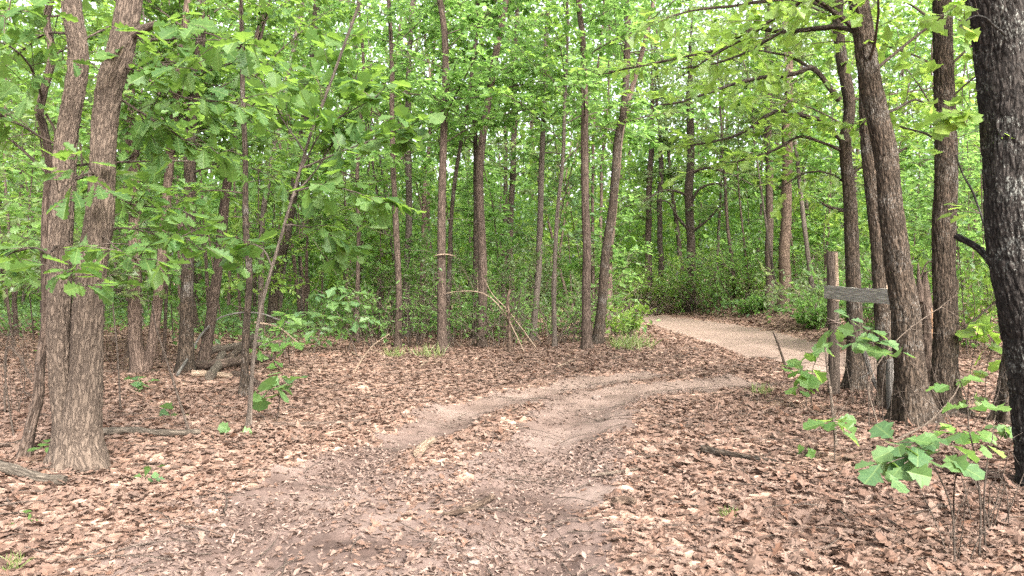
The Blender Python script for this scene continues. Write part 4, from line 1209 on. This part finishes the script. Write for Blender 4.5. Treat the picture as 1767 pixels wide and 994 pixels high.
seedling('low oak seedling with dark green leaves in litter left of the fence post', [[(1392, 706), (1390, 660), (1388, 640)], [(1400, 700), (1402, 640), (1415, 610)]], [(1388, 640, 5, 1.1, 0), (1375, 668, 4, 1.0, -.1), (1412, 608, 4, 0.9, 0), (1400, 640, 3, 1, 0), (1370, 635, 3, 1, 0)], leaf='deep', size=0.18)
seedling('small oak seedling with drooping leaves below the pale dead stem', [[(1440, 800), (1440, 760), (1438, 735)]], [(1438, 728, 6, 1.0, 0), (1450, 745, 3, 0.9, 0)], leaf='deep', size=0.16)
seedling('tiny seedling in the litter left of the drooping seedling', [[(1390, 790), (1390, 775)]], [(1390, 770, 5, 0.8, 0)], leaf='fresh', size=0.10)
seedling('lone oak seedling with a few broad pale leaves in the left litter', [[(478, 728), (482, 690), (478, 668)]], [(478, 664, 6, 1.25, 0), (455, 680, 3, 1.1, 0), (500, 664, 3, 1.1, 0), (480, 648, 3, .8, 0)], leaf='blue', size=0.20)
seedling('low green leaves on the litter at the branch end', [[(420, 752), (412, 748)]], [(405, 750, 5, 1.2, 0)], leaf='deep', size=0.16)
seedling('bright green sprig at the foot of the twin oak', [[(118, 790), (112, 770), (98, 764)]], [(98, 765, 6, 0.9, -.2), (75, 768, 4, 0.9, -.2), (118, 762, 4, 0.8, -.2)], leaf='fresh', size=0.10)
seedling('faint pale seedling in the litter right of the twin oak', [[(262, 835), (262, 815)]], [(262, 808, 5, 0.8, 0), (255, 822, 3, 0.7, 0)], leaf='blue', size=0.10)
seedling('small bright seedling in the bottom left litter', [[(50, 905), (50, 898)]], [(50, 895, 5, 0.7, 0), (48, 930, 4, 0.7, 0)], leaf='fresh', size=0.09)
seedling('small fern-like seedling at the foot of the V-forked trunk', [[(240, 672), (238, 655)]], [(236, 655, 5, 1, 0), (250, 662, 4, 0.9, 0)], leaf='blue', size=0.18)
seedling('seedling with two thin leaves in litter before the thin curved stem', [[(300, 722), (299, 716)]], [(298, 712, 5, 1, 0)], leaf='blue', size=0.14)
seedling('green seedling between the right dark trunks and the huge trunk', [[(1668, 720), (1672, 660), (1680, 610), (1690, 560)], [(1700, 715), (1702, 640), (1715, 590)]], [(1690, 560, 5, 1.2, 0), (1715, 575, 5, 1.2, 0), (1700, 600, 4, 1, 0), (1675, 640, 4, .9, 0), (1725, 560, 4, 1.2, -.2), (1735, 620, 4, 1, 0), (1680, 690, 4, .8, 0)], leaf='yellow', size=0.20)
seedling('grey-green seedling at the right edge under the huge trunk', [[(1752, 790), (1748, 745), (1740, 730)]], [(1738, 730, 5, 1, 0), (1755, 745, 5, 1, 0), (1725, 742, 3, 0.9, 0)], leaf='blue', size=0.13)
seedling('leafy oak sapling with pale stem at the clearing edge left of the thicket', [[(616, 612), (600, 570), (585, 545), (572, 520)], [(540, 612), (550, 580), (560, 550)], [(600, 610), (612, 560), (622, 525)]],
         [(572, 515, 8, 1, 0), (545, 508, 7, 1, 0), (600, 520, 8, 1, 0), (625, 525, 6, 1, 0), (530, 540, 7, 1, .2), (560, 545, 7, 1, 0), (590, 550, 8, 1, 0), (615, 555, 6, 1, 0), (640, 548, 5, 1, 0), (548, 570, 6, 1, 0), (580, 495, 6, 1, 0), (610, 500, 6, 1, 0), (520, 560, 6, 1, 0)], leaf='blue', size=0.25, r=0.012, tmpl=OAK_MID, name='oak_sapling', cat='sapling')
seedling('leafy seedlings standing beside the brush pile logs', [[(470, 640), (478, 600), (488, 570)], [(500, 630), (496, 590)]], [(488, 565, 6, 1, 0), (465, 590, 6, 1, 0), (505, 590, 6, 1, 0), (495, 545, 5, 1, 0), (470, 620, 5, 1, 0), (448, 600, 5, 1, 0)], leaf='fresh', size=0.22, r=0.010, tmpl=OAK_MID)

# ------------------------------------------------------------------ grass tufts
def tuft(label, px, py, n, h, spread):
    spread *= 0.6
    p = at(px, py)
    mb = MB()
    az = rng.uniform(0, 2 * PI, n)
    rr = spread * np.sqrt(rng.random(n))
    x, y = p[0] + rr * np.cos(az), p[1] + rr * np.sin(az)
    pos = np.stack([x, y, height(x, y) - 0.005], -1)
    a = np.stack([rng.normal(0, 0.5, n), rng.normal(0, 0.5, n), np.ones(n)], -1)
    u = np.stack([rng.normal(0, 1, n), rng.normal(0, 1, n), rng.normal(0, 0.3, n)], -1)
    BL = leaf_template([(0, 0.0), (0.3, 0.022), (0.7, 0.018), (1, 0)], 0.3)
    leaves(mb, pos, a, u, h * rng.uniform(0.5, 1.2, n), BL, curl=0.35)
    return tag(mb.build('grass_tuft', M_GRASS, None, p), label, 'grass tuft')
tuft('small grass tuft in the litter below the dark wet branch', 1258, 892, 60, 0.07, 0.07)
tuft('yellowish grass tuft under the thicket before the splintered trunk', 740, 614, 60, 0.24, 0.45)
tuft('green grass tuft left of the splintered trunk', 680, 616, 60, 0.22, 0.3)
tuft('grass patch in the bottom left corner', 14, 985, 90, 0.08, 0.10)
tuft('thin grass on the litter mound at the lane bend', 1090, 600, 160, 0.3, 0.7)
tuft('thin grass at the track edge before the lone dark stick', 1310, 680, 60, 0.14, 0.25)

# ------------------------------------------------------------------ shrubs and thickets
def shrub(label, px, py, h, w, leaf='fresh', ns=14, nl=900, lsize=0.12, name='shrub', cat='shrub', twig='drytwig', tmpl=None, group=None, bare=0.0, el=1.0):
    b = at(px, py)
    root = empty(name, tuple(b), label, cat, group)
    sm_, lf = MB(), MB()
    az = rng.uniform(0, 2 * PI, ns)
    S = b + np.stack([np.cos(az), np.sin(az), np.zeros(ns)], -1) * rng.uniform(0, 0.3 * w, ns)[:, None]
    S[:, 2] = height(S[:, 0], S[:, 1]) - 0.03
    az2 = az + rng.normal(0, 0.8, ns)
    E = S + np.stack([np.cos(az2) * w * rng.uniform(0.2, 1.0, ns), np.sin(az2) * w * rng.uniform(0.2, 1.0, ns), h * rng.uniform(0.45, 1.05, ns) * el], -1)
    M = (S + E) / 2 + np.stack([rng.normal(0, .1 * w, ns), rng.normal(0, .1 * w, ns), 0.15 * h * np.ones(ns)], -1)
    tubes(sm_, S, M, E, np.full(ns, 0.010 if nl else 0.004), np.full(ns, 0.004 if nl else 0.0015), 7, 5)
    nt = 9
    bi = np.repeat(np.arange(ns), nt)
    t = rng.uniform(0.2, 1, len(bi))[:, None]
    TS = (1 - t) ** 2 * S[bi] + 2 * t * (1 - t) * M[bi] + t ** 2 * E[bi]
    d = nrm(nrm(E - S)[bi] * 0.5 + rng.normal(0, 0.8, (len(bi), 3)))
    TE = TS + d * (0.32 * w * rng.uniform(0.4, 1.2, len(bi)))[:, None]
    tubes(sm_, TS, (TS + TE) / 2 + rng.normal(0, 0.03, TS.shape), TE, np.full(len(bi), 0.004 if nl else 0.002), np.full(len(bi), 0.0015 if nl else 0.001), 4, 3)
    sm_.build('stem', BARK[twig], root, b)
    if nl:
        k = rng.integers(0, len(bi), nl)
        t = rng.uniform(0.1, 1, nl)[:, None]
        pos = TS[k] + (TE - TS)[k] * t
        a, u = leaf_dirs(d[k], nl, 0.2, 0.8, 0.5)
        leaves(lf, pos, a, u, lsize * rng.uniform(0.6, 1.2, nl), tmpl or OVAL)
        lf.build('crown', LEAF[leaf], root, b)
    return root

# the brown twig thicket at the edge of the woods
for px, py, h, w, nl, lab in ((650, 598, 1.3, 1.2, 110, 'brown twig thicket left of the slim brown trunk'), (715, 598, 1.5, 1.3, 90, 'tangled twig thicket between slim brown and splintered trunks'),
                              (800, 600, 1.5, 1.3, 90, 'tangled twig thicket between splintered and spotted trunks'), (862, 600, 1.4, 1.2, 100, 'twig thicket just right of the spotted curving trunk'),
                              (940, 596, 1.3, 1.3, 90, 'upright twig thicket around the two grey trunks'), (990, 592, 1.3, 1.0, 120, 'twig thicket left of the straight speckled trunk')):
    shrub(lab, px, py, h, w, 'fresh', 12, nl + 240, 0.09, 'thicket', 'thicket', 'twig')
    shrub(lab.replace('twig thicket', 'green bush behind the twig thicket').replace('tangled ', '').replace('upright ', '').replace('brown ', '', 1), px + 8, py - 14, 2.3, 1.6, 'olive' if px in (715, 862, 940) else 'fresh', 12, 900, 0.12, 'bush', 'bush')
shrub('yellow-green bush on the litter mound at the lane bend', 1078, 590, 0.8, 0.5, 'yellow', 14, 420, 0.11, 'bush', 'bush')
shrub('small yellow-green bush left of the lane beside the brown trunk', 1062, 578, 0.8, 0.8, 'yellow', 12, 360, 0.11, 'bush', 'bush')
shrub('brown bare brush heap behind the lane bend', 1108, 545, 1.2, 1.6, 'olive', 40, 260, 0.12, 'thicket', 'thicket', 'drytwig')
for px, py, h, w, lf_, lab in ((1080, 545, 2.6, 2.0, 'deep', 'dark green bush at the far end of the lane'), (1140, 540, 2.0, 2.0, 'yellow', 'pale yellow-green bush where the lane disappears'),
                               (1180, 535, 2.4, 2.2, 'deep', 'deep green bush under the twisted trunk across the lane'), (1225, 532, 2.6, 2.4, 'blue', 'blue-green bush right of the twisted trunk'),
                               (1275, 530, 2.3, 2.2, 'fresh', 'fresh green bush on the bank left of the straight trunk'), (1318, 528, 1.8, 1.8, 'deep', 'dark low bush at the foot of the straight bank trunk'),
                               (1370, 530, 2.4, 2.2, 'blue', 'blue-green bush beside the stout reddish trunk'), (1410, 548, 1.7, 1.7, 'olive', 'olive bush across the lane left of the fence post'),
                               (1300, 538, 0.6, 1.0, 'blue', 'low plants trailing over the leafy bank'), (1412, 566, 0.8, 0.8, 'blue', 'low leafy plants at the lane edge behind the post'),
                               (1500, 585, 1.7, 1.6, 'fresh', 'fresh green bush behind the fence board'), (1590, 590, 1.6, 1.6, 'fresh', 'bush showing between the leaning and straight dark trunks'),
                               (1690, 600, 1.9, 1.7, 'yellow', 'yellow-green bush left of the huge trunk'), (1420, 520, 3.2, 2.4, 'fresh', 'tall fresh green bush beyond the fence post')):
    shrub(lab, px, py, h, w, {'deep': 'yellow', 'blue': 'fresh'}.get(lf_, lf_), 18, 900, 0.15, 'bush', 'bush')

for px, py, h, w, ns, lab in ((1705, 905, 0.55, 0.35, 16, 'bare dry brush at the right edge under the yellow-green seedling'), (1650, 965, 0.40, 0.25, 8, 'few bare twigs in the litter at the bottom right'),
                              (1522, 728, 0.95, 0.40, 14, 'bare dry twigs before the stripped trunk'), (1486, 700, 0.85, 0.35, 10, 'bare dry twigs between fence post and stripped trunk'),
                              (1660, 745, 0.6, 0.5, 12, 'bare dry brush at the foot of the straight dark trunk'), (1600, 748, 0.45, 0.35, 10, 'low bare twigs at the foot of the tall leaning trunk'),
                              (20, 712, 0.8, 0.5, 14, 'bare twig tangle at the left edge behind the crooked trunk'), (58, 655, 0.9, 0.6, 14, 'brown twig tangle behind the crooked trunk foot'),
                              (500, 618, 0.8, 0.8, 14, 'dry brush right of the brush pile'), (200, 640, 0.8, 0.6, 8, 'thin bare brush right of the twin oak')):
    shrub(lab, px, py, h, w, 'fresh', max(5, int(ns * 0.6)), 0, 0.1, 'dry_brush', 'dry brush', 'twig', el=1.1)

# ------------------------------------------------------------------ understorey saplings and background trees, each a thing of its own
def place_ok(x, y, lo=0.9):
    if x > -0.42 * y and y < 17.5 and x < 0.45 * y:
        return False
    return polyline_dist(np.array(x), np.array(y), LANE, LANE_W) > lo and polyline_dist(np.array(x), np.array(y), LEFT_RUT) > 2.0 and polyline_dist(np.array(x), np.array(y), RIGHT_RUT) > 2.0

used_labels = set()
def landmark_label(kind, x, y):
    """which one: by the nearest trunk that can be found in the picture"""
    px = CX + x / y * FPX
    near = sorted(LANDMARKS, key=lambda l: abs(l[0] - px) + 6 * max(0, l[1] - y))[:7]
    for order in ('', 'another ', 'a third '):
        for lx, ly, short in near:
            side = 'left' if px < lx else 'right'
            far = y > ly * 1.6
            lab = f'{order}{kind} ' + (f'far behind, {side} of {short}' if far else f'just behind, {side} of {short}' if y > ly else f'before and {side} of {short}')
            if lab not in used_labels:
                used_labels.add(lab)
                return lab
    return lab

def project(p):
    dx, dy, dz = p[0], p[1], p[2] - CAM_H
    f = dy * _cp + dz * _sp
    u = -dy * _sp + dz * _cp
    return CX + dx / f * FPX, CY - u / f * FPX

spots = []
def poisson(n, y0, y1, half, md, lo=0.9, tries=4000):
    out = []
    for _ in range(tries):
        if len(out) >= n:
            break
        y = math.sqrt(rng.uniform(y0 ** 2, y1 ** 2))
        x = rng.uniform(-1, 1) * half * y
        if place_ok(x, y, lo) and all((x - a) ** 2 + (y - b) ** 2 > md ** 2 for a, b in spots):
            spots.append((x, y)); out.append((x, y))
    return out

def filler(x, y, name, kind, cat, H, hc, nb, L, w, bark, leaf, lsize, per=7, tw=6, el=(-0.05, 0.6), tmpl=None):
    z = float(height(x, y))
    px, py = project((x, y, z))
    lean = rng.normal(0, 0.05)
    base = np.array([x, y, z])
    mids = []
    for f in (0.35, 0.7):
        mids.append(project((x + lean * H * f, y, z + H * f * 0.6)))
    t = Tree(name, landmark_label(kind, x, y), [(px, py)] + mids, w * FPX / y, w * 0.6 * FPX / y, bark, leaf, H, base=base, flare=0.3, cat=cat, k=8, bark_amp=0.0)
    t.grow(hc, nb, L, tw, per, lsize, tmpl, el, 0.12)
    if H > 6:
        t.twiggy(1, 4, 6)
    t.finish()

leafs = ['fresh', 'deep', 'fresh', 'blue', 'yellow', 'fresh', 'olive']
for x, y in poisson(38, 9.5, 19, 0.80, 1.4, 1.6):
    right = x > 0.18 * y
    filler(x, y, 'sapling', 'leafy green sapling', 'sapling', rng.uniform(2.6, 5.5), rng.uniform(0.5, 1.2), 26, rng.uniform(0.9, 1.4), rng.uniform(0.025, 0.045), 'brown', 'yellow' if right and rng.random() < 0.6 else leafs[rng.integers(7)], 0.14)
for x, y in poisson(44, 17.6, 33, 0.74, 1.6, 1.4):
    filler(x, y, 'sapling', 'bushy understorey sapling', 'sapling', rng.uniform(3.0, 6.5), rng.uniform(0.7, 1.6), 22, rng.uniform(1.1, 1.7), rng.uniform(0.04, 0.07), 'brown', leafs[rng.integers(7)], 0.21)
for x, y in poisson(36, 17, 36, 0.72, 2.0, 1.6):
    filler(x, y, 'woodland_tree', 'slender woodland tree', 'tree', rng.uniform(10, 14), rng.uniform(3.0, 5.0), 32, rng.uniform(1.8, 2.6), rng.uniform(0.12, 0.24), ['brown', 'dark', 'pale', 'pink'][rng.integers(4)], leafs[rng.integers(7)], 0.24)

for x, y in [(a, b) for a, b in poisson(60, 16.0, 25, 0.62, 1.1, 1.6) if a < -0.02 * b][:24]:
    filler(x, y, 'young_tree', 'thin pale young tree', 'tree', rng.uniform(8, 11), rng.uniform(1.2, 2.2), 16, rng.uniform(0.9, 1.5), rng.uniform(0.045, 0.085), ['pale', 'pink', 'pale', 'brown'][rng.integers(4)], ['fresh', 'oak', 'deep'][rng.integers(3)], 0.18)
for x, y in poisson(40, 12.5, 30, 0.62, 1.3, 1.6):
    filler(x, y, 'young_tree', 'thin bare-stemmed young tree', 'tree', rng.uniform(9, 12), rng.uniform(3.2, 5), 16, rng.uniform(1.0, 1.6), rng.uniform(0.06, 0.13), ['brown', 'pink', 'pale', 'brown'][rng.integers(4)], leafs[rng.integers(7)], 0.16)

# ------------------------------------------------------------------ far woods: one mass nobody could count
fw = MB()
n = 150
y = np.sqrt(rng.uniform(35.0 ** 2, 72.0 ** 2, n))
x = rng.uniform(-1, 1, n) * 0.85 * y
z = height(x, y)
w = rng.uniform(0.08, 0.22, n)
tubes(fw, np.stack([x, y, z - 0.2], -1), np.stack([x + rng.normal(0, .3, n), y, z + 7], -1), np.stack([x + rng.normal(0, .8, n), y, z + 15], -1), w, w * 0.4, 6, 7, 0)
nc = 8200
cy_ = np.sqrt(rng.uniform(33.0 ** 2, 75.0 ** 2, nc))
cx_ = rng.uniform(-1, 1, nc) * 0.88 * cy_
cz = height(cx_, cy_) + np.where(rng.random(nc) < 0.45, 6.5 * rng.random(nc), 3 + 24 * rng.random(nc) ** 0.9) + 0.2
k = (polyline_dist(cx_, cy_, LANE, LANE_W) > 1.5) | (cz > 5)
cx_, cy_, cz = cx_[k], cy_[k], cz[k]
nc = len(cx_)
per = 40
ctr = np.repeat(np.stack([cx_, cy_, cz], -1), per, 0)
pos = ctr + rng.normal(0, 1, (nc * per, 3)) * np.array([0.95, 0.95, 0.55])
pos[:, 2] = np.maximum(pos[:, 2], height(pos[:, 0], pos[:, 1]) + 0.05)
a, u = leaf_dirs(rng.normal(0, 1, pos.shape), len(pos), 0.3, 0.6, 0.55)
tone = np.repeat(rng.integers(1, 5, nc), per)
for m in range(1, 5):
    q = tone == m
    leaves(fw, pos[q], a[q], u[q], rng.uniform(0.22, 0.46, q.sum()), KITE, m)
tag(fw.build('distant_woods', [BARK['brown'], LEAF['fresh'], LEAF['deep'], LEAF['blue'], LEAF['yellow']]), kind='stuff')

# low plants carpeting the floor of the woods
gc = MB()
n = 16000
y = np.sqrt(rng.uniform(15.0 ** 2, 46.0 ** 2, n))
x = rng.uniform(-1, 1, n) * 0.8 * y
den = sstep(-0.25, 0.25, n2(x, y, 0.30, 12.0, 3) + 0.25 * sstep(18, 30, y))
okk = (rng.random(n) < den) & (polyline_dist(x, y, LANE, LANE_W) > 0.9) & ~((x > -3.5) & (x < 5) & (y < 18.5))
x, y = x[okk], y[okk]
per = 4
cx_, cy_ = np.repeat(x, per) + rng.normal(0, .12, len(x) * per), np.repeat(y, per) + rng.normal(0, .12, len(x) * per)
pos = np.stack([cx_, cy_, height(cx_, cy_) + rng.uniform(0.03, 0.45, len(cx_))], -1)
a, u = leaf_dirs(rng.normal(0, 1, pos.shape), len(pos), 0.1, 0.6, 0.4)
q = rng.random(len(pos)) < 0.5
leaves(gc, pos[q], a[q], u[q], rng.uniform(0.09, 0.2, q.sum()), KITE, 0)
leaves(gc, pos[~q], a[~q], u[~q], rng.uniform(0.09, 0.2, (~q).sum()), KITE, 1)
tag(gc.build('ground_cover', [LEAF['blue'], LEAF['fresh']]), kind='stuff')
